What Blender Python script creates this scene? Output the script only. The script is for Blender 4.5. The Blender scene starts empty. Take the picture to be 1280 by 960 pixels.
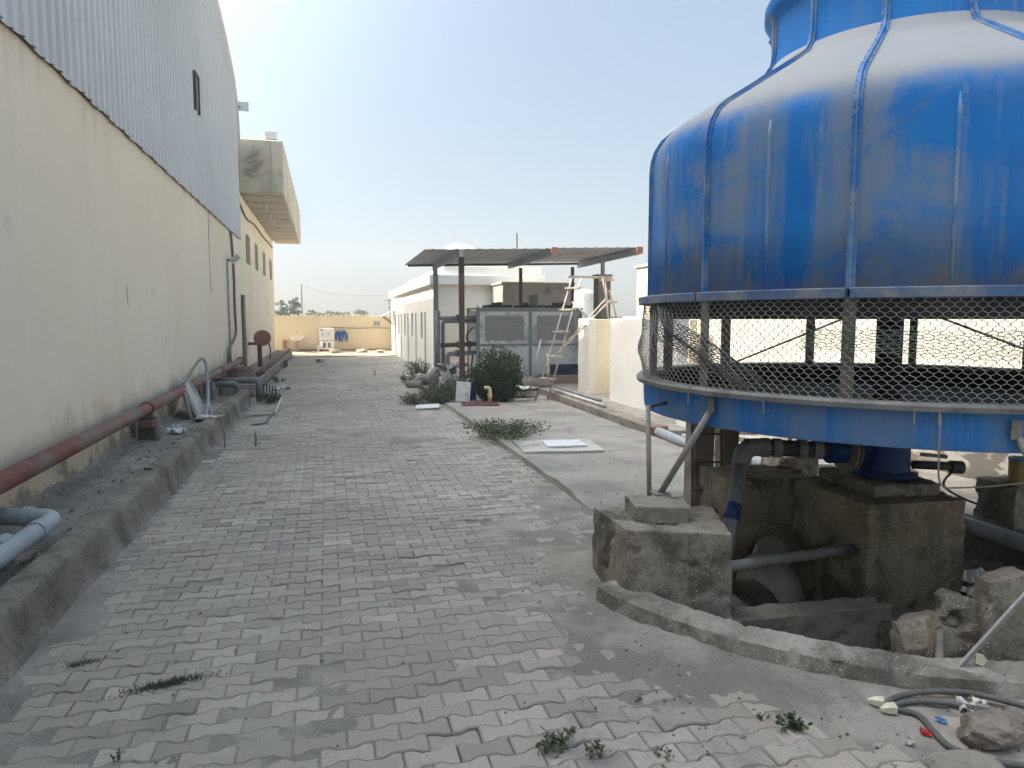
import bpy, bmesh, math, random
import numpy as np
from mathutils import Vector, Matrix, noise as mnoise
R_ = math.radians
sc = bpy.context.scene
COL = sc.collection
random.seed(7)

# ------------------------------------------------------------------ camera, sky, sun, exposure
cam = bpy.data.cameras.new('camera')
cam_o = bpy.data.objects.new('camera', cam); COL.objects.link(cam_o)
cam.sensor_width = 36.0; cam.lens = 25.3125; cam.clip_start = 0.05; cam.clip_end = 5000
cam_o.location = (0, 0, 1.6)
cam_o.rotation_euler = (R_(90 - 5.143), 0, R_(-14.4))
sc.camera = cam_o

TO_SUN = Vector((-1.0, 0.27, 1.03)).normalized()
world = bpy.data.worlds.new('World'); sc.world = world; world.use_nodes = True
wn = world.node_tree; wn.nodes.clear()
sky = wn.nodes.new('ShaderNodeTexSky'); sky.sky_type = 'NISHITA'; sky.sun_disc = False
sky.sun_elevation = math.asin(TO_SUN.z); sky.sun_rotation = math.atan2(TO_SUN.x, TO_SUN.y)
sky.altitude = 0; sky.air_density = 1.0; sky.dust_density = 1.5; sky.ozone_density = 1.0
bg = wn.nodes.new('ShaderNodeBackground'); bg.inputs['Strength'].default_value = 0.108
wo = wn.nodes.new('ShaderNodeOutputWorld')
hs = wn.nodes.new('ShaderNodeHueSaturation'); hs.inputs['Saturation'].default_value = 2.0
gm = wn.nodes.new('ShaderNodeGamma'); gm.inputs['Gamma'].default_value = .28
wn.links.new(sky.outputs[0], gm.inputs['Color']); wn.links.new(gm.outputs[0], hs.inputs['Color']); 
# warm dusty-air aureole round the unseen sun, added to light the shaded yard
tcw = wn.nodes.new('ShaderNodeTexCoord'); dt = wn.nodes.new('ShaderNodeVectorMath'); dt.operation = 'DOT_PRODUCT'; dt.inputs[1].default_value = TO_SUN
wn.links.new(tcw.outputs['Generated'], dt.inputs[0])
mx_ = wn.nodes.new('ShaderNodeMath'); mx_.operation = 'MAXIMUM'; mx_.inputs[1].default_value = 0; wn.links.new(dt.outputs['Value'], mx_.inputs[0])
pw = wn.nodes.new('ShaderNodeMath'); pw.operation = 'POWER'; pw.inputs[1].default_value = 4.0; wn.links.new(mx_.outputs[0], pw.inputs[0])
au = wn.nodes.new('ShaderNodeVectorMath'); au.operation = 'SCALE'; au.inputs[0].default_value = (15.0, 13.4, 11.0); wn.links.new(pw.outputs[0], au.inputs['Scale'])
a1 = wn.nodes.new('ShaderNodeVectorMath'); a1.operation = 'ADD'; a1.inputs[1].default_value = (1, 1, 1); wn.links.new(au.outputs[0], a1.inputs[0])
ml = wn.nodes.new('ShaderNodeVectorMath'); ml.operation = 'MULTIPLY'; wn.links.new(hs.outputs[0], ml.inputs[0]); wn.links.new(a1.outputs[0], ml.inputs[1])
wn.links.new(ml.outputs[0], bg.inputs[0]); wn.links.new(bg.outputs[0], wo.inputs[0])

sun = bpy.data.lights.new('sun', 'SUN'); sun.energy = 2.0; sun.angle = R_(0.6); sun.color = (1.0, 0.86, 0.66)
sun_o = bpy.data.objects.new('sun', sun); COL.objects.link(sun_o)
sun_o.rotation_euler = (-TO_SUN).to_track_quat('-Z', 'Y').to_euler()

sc.view_settings.view_transform = 'Standard'; sc.view_settings.look = 'None'
sc.view_settings.exposure = 2.36; sc.view_settings.gamma = 1.0; sc.view_settings.use_curve_mapping = False
sc.cycles.max_bounces = 6; sc.cycles.diffuse_bounces = 4; sc.cycles.glossy_bounces = 3
sc.cycles.use_denoising = True

TX, TY = 3.75, 4.16                                      # cooling tower axis
# ------------------------------------------------------------------ materials
def new_mat(name):
    m = bpy.data.materials.new(name); m.use_nodes = True
    nt = m.node_tree; nt.nodes.clear()
    out = nt.nodes.new('ShaderNodeOutputMaterial'); bs = nt.nodes.new('ShaderNodeBsdfPrincipled')
    nt.links.new(bs.outputs[0], out.inputs[0])
    return m, nt, bs

class NT:
    def __init__(s, nt): s.nt = nt; s.tc = None
    def n(s, t, **k):
        x = s.nt.nodes.new(t)
        for a, v in k.items(): setattr(x, a, v)
        return x
    def l(s, a, b): s.nt.links.new(a, b)
    def coord(s, scale=(1, 1, 1)):
        g = s.n('ShaderNodeNewGeometry')
        mp = s.n('ShaderNodeMapping'); mp.inputs['Scale'].default_value = scale
        s.l(g.outputs['Position'], mp.inputs[0]); return mp.outputs[0]
    def noise(s, vec, scale, detail=5, rough=.6, dist=0):
        t = s.n('ShaderNodeTexNoise'); t.inputs['Scale'].default_value = scale
        t.inputs['Detail'].default_value = detail; t.inputs['Roughness'].default_value = rough
        t.inputs['Distortion'].default_value = dist
        s.l(vec, t.inputs['Vector']); return t.outputs[0]
    def ramp(s, fac, lo, hi):
        r = s.n('ShaderNodeMapRange'); r.interpolation_type = 'SMOOTHSTEP'
        r.inputs[1].default_value = lo; r.inputs[2].default_value = hi
        s.l(fac, r.inputs[0]); return r.outputs[0]
    def mix(s, fac, a, b):
        m = s.n('ShaderNodeMix', data_type='RGBA')
        if isinstance(fac, (int, float)): m.inputs[0].default_value = fac
        else: s.l(fac, m.inputs[0])
        for i, c in ((6, a), (7, b)):
            if isinstance(c, tuple): m.inputs[i].default_value = (c[0], c[1], c[2], 1)
            else: s.l(c, m.inputs[i])
        return m.outputs[2]
    def math(s, op, a, b=0.0):
        m = s.n('ShaderNodeMath', operation=op)
        for i, c in enumerate((a, b)):
            if isinstance(c, (int, float)): m.inputs[i].default_value = c
            else: s.l(c, m.inputs[i])
        return m.outputs[0]
    def bump(s, h, strength, dist, bs):
        b = s.n('ShaderNodeBump'); b.inputs['Strength'].default_value = strength; b.inputs['Distance'].default_value = dist
        s.l(h, b.inputs['Height']); s.l(b.outputs[0], bs.inputs['Normal'])
    def sep(s):
        g = s.n('ShaderNodeNewGeometry'); x = s.n('ShaderNodeSeparateXYZ'); s.l(g.outputs['Position'], x.inputs[0])
        y = s.n('ShaderNodeSeparateXYZ'); s.l(g.outputs['Normal'], y.inputs[0])
        return x.outputs, y.outputs

MATS = {}
def surf(name, c1, c2, scale=3.0, c3=None, s3=.7, th3=(.5, .65), rough=.85, metal=0, bump=.35, bscale=40, bdist=.004,
         streak=None, st=(.5, .7), stamt=.7, fine=.25, spec=.3, agg=0):
    """weathered surface: two mottled colours, optional blotches (c3) and vertical streaks"""
    m, nt, bs = new_mat(name); q = NT(nt)
    v = q.coord()
    col = q.mix(q.ramp(q.noise(v, scale, 6), .3, .7), c1, c2)
    if c3: col = q.mix(q.ramp(q.noise(v, s3, 7, .65, .4), *th3), col, c3)
    if streak:
        v2 = q.coord((1, 1, .06))
        col = q.mix(q.math('MULTIPLY', q.ramp(q.noise(v2, 3.2, 5), *st), stamt), col, streak)
    fn = q.noise(v, bscale, 4, .7)
    if agg:
        vo = q.n('ShaderNodeTexVoronoi'); vo.inputs['Scale'].default_value = agg; q.l(v, vo.inputs['Vector'])
        sp = q.math('SUBTRACT', 1.0, q.ramp(vo.outputs['Distance'], .22, .34)); wc = q.n('ShaderNodeSeparateColor'); q.l(vo.outputs['Color'], wc.inputs[0])
        patch = q.ramp(q.noise(v, 3.0, 8, .7), .46, .56)
        sp = q.math('MULTIPLY', q.math('MULTIPLY', sp, q.ramp(wc.outputs[0], .45, .6)), patch)
        col = q.mix(q.math('MULTIPLY', sp, .6), col, (.42, .39, .34))
        fn = q.math('ADD', fn, q.math('MULTIPLY', sp, .35))
    dk = q.n('ShaderNodeMix', data_type='RGBA', blend_type='MULTIPLY'); dk.inputs[0].default_value = fine
    q.l(col, dk.inputs[6])
    g = q.n('ShaderNodeMapRange'); g.inputs[1].default_value = .25; g.inputs[2].default_value = .75; g.inputs[3].default_value = .45; g.inputs[4].default_value = 1.35
    g.clamp = False
    q.l(fn, g.inputs[0]); q.l(g.outputs[0], dk.inputs[7])
    q.l(dk.outputs[2], bs.inputs['Base Color'])
    bs.inputs['Roughness'].default_value = rough; bs.inputs['Metallic'].default_value = metal
    bs.inputs['Specular IOR Level'].default_value = spec
    if bump: q.bump(fn, bump, bdist, bs)
    MATS[name] = m; return m

surf('soil', (.20, .18, .155), (.31, .28, .24), 4, (.36, .33, .29), .8, bump=.8, bscale=30, bdist=.02, fine=.5)
surf('dusty_earth', (.30, .275, .24), (.42, .39, .34), 2.6, (.235, .212, .182), 1.0, (.47, .62), bump=.8, bscale=45, bdist=.008, fine=.5)
surf('paving_dirt', (.19, .17, .145), (.36, .33, .285), 2.4, (.20, .182, .158), 1.1, (.48, .62), bump=.7, bscale=60, bdist=.005, fine=.5)
surf('sand', (.42, .36, .27), (.5, .44, .34), 1.5, (.30, .28, .2), 1.1, bump=.8, bscale=8, bdist=.04)
surf('pit_soil', (.15, .13, .105), (.25, .22, .18), 4, (.25, .225, .19), 1.5, bump=.9, bscale=25, bdist=.03, fine=.5)
surf('pad_concrete', (.27, .25, .215), (.36, .335, .29), 1.6, (.23, .215, .19), 1.3, (.48, .64), bump=.6, bscale=50, bdist=.006, fine=.45)
surf('kerb_concrete', (.22, .195, .16), (.32, .29, .245), 2.5, (.16, .14, .115), 1.4, bump=.9, bscale=30, bdist=.008, fine=.45)
surf('kerb_earth', (.19, .165, .135), (.30, .27, .225), 2.2, (.13, .115, .095), 1.6, (.48, .62), bump=1, bscale=40, bdist=.012, streak=(.14, .125, .105), fine=.6)
surf('ring_concrete', (.25, .23, .195), (.40, .37, .32), 3.5, (.17, .15, .125), 2.2, (.5, .64), bump=.9, bscale=35, bdist=.012, agg=55, fine=.5)
surf('bed_stone', (.22, .20, .17), (.34, .31, .27), 60, bump=.3)
surf('old_concrete', (.25, .22, .175), (.37, .33, .27), 4, (.15, .13, .10), 2.4, (.5, .62), bump=1, bscale=48, bdist=.012, streak=(.11, .095, .075), agg=55, fine=.7)
surf('mossy_concrete', (.245, .21, .15), (.36, .31, .23), 4, (.125, .12, .075), 2.4, (.47, .60), bump=1, bscale=48, bdist=.012, streak=(.09, .075, .055), agg=55, fine=.7)
surf('pale_concrete', (.44, .42, .38), (.54, .515, .46), 2, (.25, .235, .21), 1.5, bump=.5, bscale=30, bdist=.006)
surf('grey_post', (.22, .20, .18), (.30, .275, .25), 3, (.16, .145, .125), 2, bump=.5, bscale=30, bdist=.006)
surf('stone', (.20, .17, .14), (.30, .26, .215), 4, (.14, .12, .10), 3, bump=.8, bscale=25, bdist=.01)
surf('white_plaster', (.80, .785, .74), (.85, .84, .80), 1.2, (.72, .70, .65), 1.0, (.55, .75), bump=.3, bscale=40, bdist=.004, streak=(.42, .39, .33), st=(.55, .8), stamt=.5)
surf('cream_plaster', (.77, .69, .53), (.80, .74, .59), .8, (.69, .63, .50), .7, (.5, .75), bump=.3, bscale=35, bdist=.004, streak=(.47, .42, .33), st=(.58, .8), stamt=.5, fine=.15)
surf('yellow_plaster', (.66, .55, .38), (.70, .60, .43), .7, (.60, .54, .43), .6, (.48, .72), bump=.3, bscale=30, bdist=.005, streak=(.42, .33, .2), st=(.6, .8), stamt=.5, fine=.2)
surf('stained_cream', (.50, .46, .36), (.57, .53, .42), 1.5, (.12, .115, .10), .9, (.52, .72), bump=.4, bscale=30, bdist=.005, streak=(.22, .2, .17), st=(.52, .75), stamt=.8)
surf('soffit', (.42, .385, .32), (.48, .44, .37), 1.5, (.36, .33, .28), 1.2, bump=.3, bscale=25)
surf('cladding_metal', (.60, .62, .63), (.65, .665, .67), .35, (.56, .575, .58), .25, (.45, .7), rough=.55, metal=.0, bump=.05, bscale=20, streak=(.52, .53, .53), st=(.5, .75), stamt=.45, fine=.06, spec=.45)
surf('shed_metal', (.44, .46, .49), (.50, .52, .54), 1.2, (.37, .38, .39), .9, rough=.6, metal=.0, bump=.1, bscale=20)
surf('red_oxide', (.165, .06, .045), (.225, .095, .07), 4, (.20, .145, .12), 2.2, (.42, .6), rough=.7, bump=.4, bscale=50, bdist=.002)
surf('dusty_red', (.30, .12, .085), (.36, .16, .12), 4, (.30, .2, .16), 3, rough=.75, bump=.2)
surf('orange_oxide', (.36, .16, .11), (.30, .13, .09), 3, rough=.7, bump=.2)
surf('rusty_post', (.10, .065, .05), (.15, .095, .075), 5, (.075, .06, .055), 2, rough=.8, bump=.4, bscale=40, bdist=.003)
surf('brown_clay', (.23, .155, .115), (.30, .21, .16), 3, (.2, .17, .15), 2, bump=.4)
surf('grey_pvc', (.29, .32, .35), (.36, .39, .42), 2.5, (.24, .25, .255), 1.2, rough=.5, bump=.12, bscale=40, bdist=.002, fine=.15)
surf('dirty_pvc', (.19, .205, .21), (.25, .265, .27), 3, (.15, .145, .13), 1.5, rough=.65, bump=.2, bscale=40, bdist=.002)
surf('white_pvc', (.55, .54, .50), (.64, .63, .6), 3, (.42, .39, .34), 3, rough=.5, bump=.1)
surf('cream_pvc', (.70, .58, .36), (.74, .63, .42), 4, rough=.45, bump=.05)
surf('galvanised', (.30, .295, .28), (.38, .37, .35), 4, (.22, .205, .185), 2, rough=.6, metal=.25, bump=.25, bscale=50, bdist=.002)
surf('net_wire', (.36, .355, .33), (.44, .43, .40), 6, rough=.7, bump=0)
surf('dark_net', (.17, .17, .165), (.22, .22, .21), 8, rough=.8, bump=0)
surf('green_net', (.20, .30, .26), (.28, .36, .32), 6, rough=.75, bump=0)
surf('dark_metal', (.055, .055, .06), (.09, .088, .09), 4, (.12, .10, .085), 2, rough=.6, metal=.3, bump=.2)
surf('dark_inside', (.035, .037, .036), (.06, .062, .06), 3, (.09, .085, .08), 2, rough=.8, bump=.3)
surf('chiller_panel', (.76, .785, .79), (.81, .83, .835), 1.5, (.46, .47, .465), 1.2, rough=.5, bump=.05, fine=.1, streak=(.40, .39, .37), st=(.6, .85), stamt=.4)
surf('chiller_side', (.42, .42, .36), (.47, .47, .41), 1.5, rough=.6, bump=.05)
surf('chiller_frame', (.26, .295, .32), (.31, .345, .37), 2, rough=.5, bump=.05)
surf('grille_grey', (.60, .605, .61), (.66, .665, .67), 3, rough=.6, metal=.2, bump=0)
surf('window_dark', (.055, .06, .065), (.085, .09, .09), 2, rough=.25, bump=0, fine=.05, spec=.5)
surf('shutter_grey', (.16, .15, .13), (.20, .19, .17), 2, rough=.6, bump=0)
surf('wood', (.40, .36, .31), (.50, .45, .39), 4, (.33, .29, .25), 3, rough=.85, bump=.5, bscale=40, bdist=.003)
surf('white_board', (.66, .67, .68), (.72, .73, .73), 2, (.55, .54, .52), 2.5, rough=.5, bump=.05, fine=.12)
surf('blue_plastic', (.015, .045, .17), (.03, .07, .22), 4, rough=.45, bump=0)
surf('dark_blue_plastic', (.02, .035, .075), (.03, .05, .10), 4, (.05, .06, .08), 4, rough=.6, bump=.1)
surf('bright_blue', (.02, .07, .34), (.04, .11, .42), 5, rough=.5, bump=0)
surf('cardboard', (.27, .21, .15), (.33, .26, .19), 3, rough=.9, bump=.2)
surf('tarp', (.38, .37, .34), (.47, .46, .43), 3, (.28, .26, .23), 2, rough=.8, bump=.4, bscale=15, bdist=.01)
surf('litter_white', (.62, .62, .6), (.7, .7, .68), 5, (.45, .42, .38), 6, rough=.6, bump=.1)
surf('litter_red', (.42, .03, .03), (.5, .05, .05), 5, rough=.5, bump=0)
surf('litter_blue', (.08, .22, .48), (.12, .3, .55), 5, rough=.5, bump=0)
surf('cable_grey', (.115, .112, .105), (.165, .16, .15), 6, rough=.7, bump=.1)
surf('stem_green', (.10, .11, .05), (.14, .14, .07), 8, rough=.8, bump=0)
surf('bark', (.14, .11, .08), (.2, .16, .12), 8, rough=.9, bump=.4)
surf('maroon', (.09, .035, .03), (.12, .05, .042), 5, rough=.85, bump=.3)
surf('cream_chalk', (.66, .61, .46), (.74, .69, .55), 20, rough=.9, bump=.4)
surf('tan_ceramic', (.38, .27, .10), (.44, .32, .13), 5, rough=.5, bump=.1)
surf('far_ground', (.24, .21, .16), (.32, .28, .2), .02, (.16, .17, .10), .03, bump=0)
surf('brick_red', (.24, .11, .08), (.30, .16, .12), 4, (.25, .22, .19), 2.5, (.4, .6), bump=.6, bscale=30, bdist=.008)

def leaf_mat(name, a, b):
    m, nt, bs = new_mat(name); q = NT(nt)
    at = q.n('ShaderNodeAttribute'); at.attribute_name = 'tint'
    q.l(q.mix(at.outputs['Fac'], a, b), bs.inputs['Base Color'])
    bs.inputs['Roughness'].default_value = .65; bs.inputs['Specular IOR Level'].default_value = .25
    MATS[name] = m
leaf_mat('leaf_dark', (.030, .052, .022), (.075, .11, .045))
leaf_mat('leaf_dusty', (.085, .10, .055), (.17, .18, .105))
leaf_mat('leaf_green', (.06, .08, .04), (.10, .13, .07))
leaf_mat('leaf_far', (.10, .125, .08), (.16, .19, .12))

def paver_mat():
    m, nt, bs = new_mat('paver'); q = NT(nt); v = q.coord()
    at = q.n('ShaderNodeAttribute'); at.attribute_name = 'tint'
    base = q.mix(at.outputs['Fac'], (.285, .255, .215), (.49, .44, .37))
    at2 = q.n('ShaderNodeAttribute'); at2.attribute_name = 'hue'
    base = q.mix(q.math('MULTIPLY', q.ramp(at2.outputs['Fac'], .82, 1.0), .55), base, (.46, .36, .31))
    dust = q.ramp(q.noise(v, .8, 9, .66, .5), .44, .60)
    base = q.mix(q.math('MULTIPLY', dust, .7), base, (.34, .30, .25))
    dark = q.ramp(q.noise(v, 1.3, 9, .68, .8), .56, .70)
    base = q.mix(q.math('MULTIPLY', dark, .62), base, (.17, .16, .15))
    fn = q.noise(v, 70, 5, .75)
    g = q.n('ShaderNodeMapRange'); g.inputs[1].default_value = .25; g.inputs[2].default_value = .75; g.inputs[3].default_value = .72; g.inputs[4].default_value = 1.2
    q.l(fn, g.inputs[0])
    dk = q.n('ShaderNodeMix', data_type='RGBA', blend_type='MULTIPLY'); dk.inputs[0].default_value = .8
    q.l(base, dk.inputs[6]); q.l(g.outputs[0], dk.inputs[7]); q.l(dk.outputs[2], bs.inputs['Base Color'])
    bs.inputs['Roughness'].default_value = .82; bs.inputs['Specular IOR Level'].default_value = .3
    q.bump(fn, .45, .004, bs); MATS['paver'] = m
paver_mat()

def tower_mat(name, streaky):
    m, nt, bs = new_mat(name); q = NT(nt); v = q.coord(); vs = q.coord((1, 1, .09))
    (px, py, pz), (nx, ny, nz) = q.sep()
    blue = q.mix(q.ramp(q.noise(v, 2.2, 6), .3, .7), (.008, .155, .50), (.014, .20, .60))
    s1 = q.ramp(q.noise(vs, 2.6, 10, .70), .38, .56)
    s2 = q.ramp(q.noise(v, 1.3, 10, .68, .8), .36, .54)
    chalk = q.math('MULTIPLY', s1, s2)
    chalk = q.math('MAXIMUM', chalk, q.math('MULTIPLY', q.ramp(q.noise(vs, 7, 10, .75), .54, .66), .75))
    col = q.mix(q.math('MULTIPLY', chalk, .88 * streaky), blue, (.185, .25, .345))
    bl = q.ramp(q.noise(vs, 9.0, 9, .75), .60, .70)
    col = q.mix(q.math('MULTIPLY', bl, .40 * streaky), col, (.33, .345, .36))
    if name == 'tower_basin':                       # inside of the basin coloured near black: grime plus painted shade
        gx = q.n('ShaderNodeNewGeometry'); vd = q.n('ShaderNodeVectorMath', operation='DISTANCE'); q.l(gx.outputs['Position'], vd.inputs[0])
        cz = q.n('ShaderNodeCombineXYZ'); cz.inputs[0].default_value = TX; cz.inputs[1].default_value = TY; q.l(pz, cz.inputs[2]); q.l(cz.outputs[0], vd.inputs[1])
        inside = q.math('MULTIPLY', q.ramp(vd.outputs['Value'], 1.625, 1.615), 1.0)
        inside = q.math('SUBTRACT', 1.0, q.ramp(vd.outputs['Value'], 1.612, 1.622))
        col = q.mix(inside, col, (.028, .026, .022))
    v3 = q.coord((1, 1, .025)); dr = q.math('MULTIPLY', q.ramp(q.noise(v3, 16, 4, .6), .62, .67), q.ramp(q.noise(v, 2.5, 8, .7), .42, .58))
    col = q.mix(q.math('MULTIPLY', dr, .22), col, (.36, .40, .44))
    scr = q.ramp(q.noise(q.coord((1, 1, .4)), 22, 9, .8), .63, .68)
    col = q.mix(q.math('MULTIPLY', scr, .55), col, (.30, .33, .36))
    if name == 'tower_blue':
        ft = q.math('ADD', q.math('MULTIPLY', pz, -3.0), q.math('MULTIPLY', q.noise(vs, 8, 9, .75), 1.6))
        col = q.mix(q.math('MULTIPLY', q.ramp(ft, -4.75, -4.35), .7), col, (.27, .235, .20))
    # settled dust on every surface that faces up
    nzz = q.math('ADD', nz, q.math('MULTIPLY', q.math('SUBTRACT', q.noise(v, 4, 10, .7), .5), .34))
    col = q.mix(q.math('MULTIPLY', q.ramp(nzz, .20, .72), 0.02 if name == 'tower_basin' else 0.92), col, (.33, .335, .325))
    fn = q.noise(v, 45, 4)
    q.l(col, bs.inputs['Base Color']); bs.inputs['Roughness'].default_value = .62
    bs.inputs['Specular IOR Level'].default_value = .2
    q.bump(fn, .12, .003, bs); MATS[name] = m
tower_mat('tower_blue', 1.0); tower_mat('tower_neck', .25); tower_mat('tower_basin', .75)
surf('tower_seam', (.03, .17, .48), (.07, .24, .55), 5, (.22, .30, .42), 4, (.42, .6), rough=.45, bump=.1)
surf('tower_flange', (.07, .14, .30), (.14, .2, .34), 3, (.27, .29, .31), 2, (.42, .6), rough=.6, bump=.15)
surf('deep_blue', (.006, .035, .17), (.01, .05, .22), 3, (.05, .06, .09), 1.6, (.5, .7), rough=.4, bump=.05)
surf('net_lip', (.20, .20, .19), (.28, .28, .265), 4, (.15, .145, .135), 3, rough=.8, bump=.4)

def wall_mat():
    m, nt, bs = new_mat('warehouse_wall'); q = NT(nt); v = q.coord(); vs = q.coord((1, 1, .05))
    (px, py, pz), _ = q.sep()
    col = q.mix(q.ramp(q.noise(v, .6, 6), .3, .7), (.80, .69, .545), (.84, .74, .60))
    col = q.mix(q.math('MULTIPLY', q.ramp(q.noise(vs, 2.0, 6, .6), .5, .75), .45), col, (.70, .61, .49))
    col = q.mix(q.math('MULTIPLY', q.ramp(q.noise(v, .9, 7, .65, .8), .56, .7), .35), col, (.86, .79, .68))
    # damp, dirty foot of the wall, ragged upper edge
    edge = q.math('ADD', pz, q.math('MULTIPLY', q.math('SUBTRACT', q.noise(v, 1.7, 10, .7), .5), 1.7))
    low = q.ramp(edge, .85, .25)
    low = q.math('SUBTRACT', 1.0, q.ramp(edge, .34, .95))
    col = q.mix(q.math('MULTIPLY', low, .7), col, (.47, .40, .27))
    low2 = q.math('SUBTRACT', 1.0, q.ramp(edge, .22, .40))
    col = q.mix(q.math('MULTIPLY', low2, .85), col, (.22, .195, .16))
    up = q.math('MULTIPLY', q.ramp(q.math('ADD', pz, q.math('MULTIPLY', q.noise(vs, 4, 8, .7), 1.6)), 4.1, 5.0), q.ramp(q.noise(vs, 3.5, 8, .7), .45, .62))
    col = q.mix(q.math('MULTIPLY', up, .62), col, (.48, .43, .36))
    pt = q.ramp(q.noise(v, .55, 10, .7, 1.2), .60, .64)
    col = q.mix(q.math('MULTIPLY', pt, .34), col, (.62, .55, .45))
    fn = q.noise(v, 30, 5, .7)
    q.l(col, bs.inputs['Base Color']); bs.inputs['Roughness'].default_value = .9; bs.inputs['Specular IOR Level'].default_value = .2
    q.bump(fn, .25, .004, bs); MATS['warehouse_wall'] = m
wall_mat()

def peeling_mat():
    m, nt, bs = new_mat('peeling_wall'); q = NT(nt); v = q.coord((1, 1, 2.2))
    (px, py, pz), _ = q.sep(); vv = q.coord()
    col = q.mix(q.ramp(q.noise(vv, 1.5, 6), .3, .7), (.60, .575, .51), (.66, .635, .57))
    ed = q.math('ADD', q.noise(v, 1.5, 7, .62, .3), q.math('MULTIPLY', pz, -.28))
    col = q.mix(q.ramp(ed, .47, .50), col, (.27, .245, .215))
    lo = q.math('SUBTRACT', 1.0, q.ramp(q.math('ADD', pz, q.math('MULTIPLY', q.noise(vv, 3, 6), .2)), .12, .26))
    col = q.mix(lo, col, (.22, .2, .175))
    fn = q.noise(vv, 35, 5, .7); q.l(col, bs.inputs['Base Color']); bs.inputs['Roughness'].default_value = .9
    q.bump(q.math('SUBTRACT', fn, q.ramp(ed, .47, .50)), .4, .006, bs); MATS['peeling_wall'] = m
peeling_mat()

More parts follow.
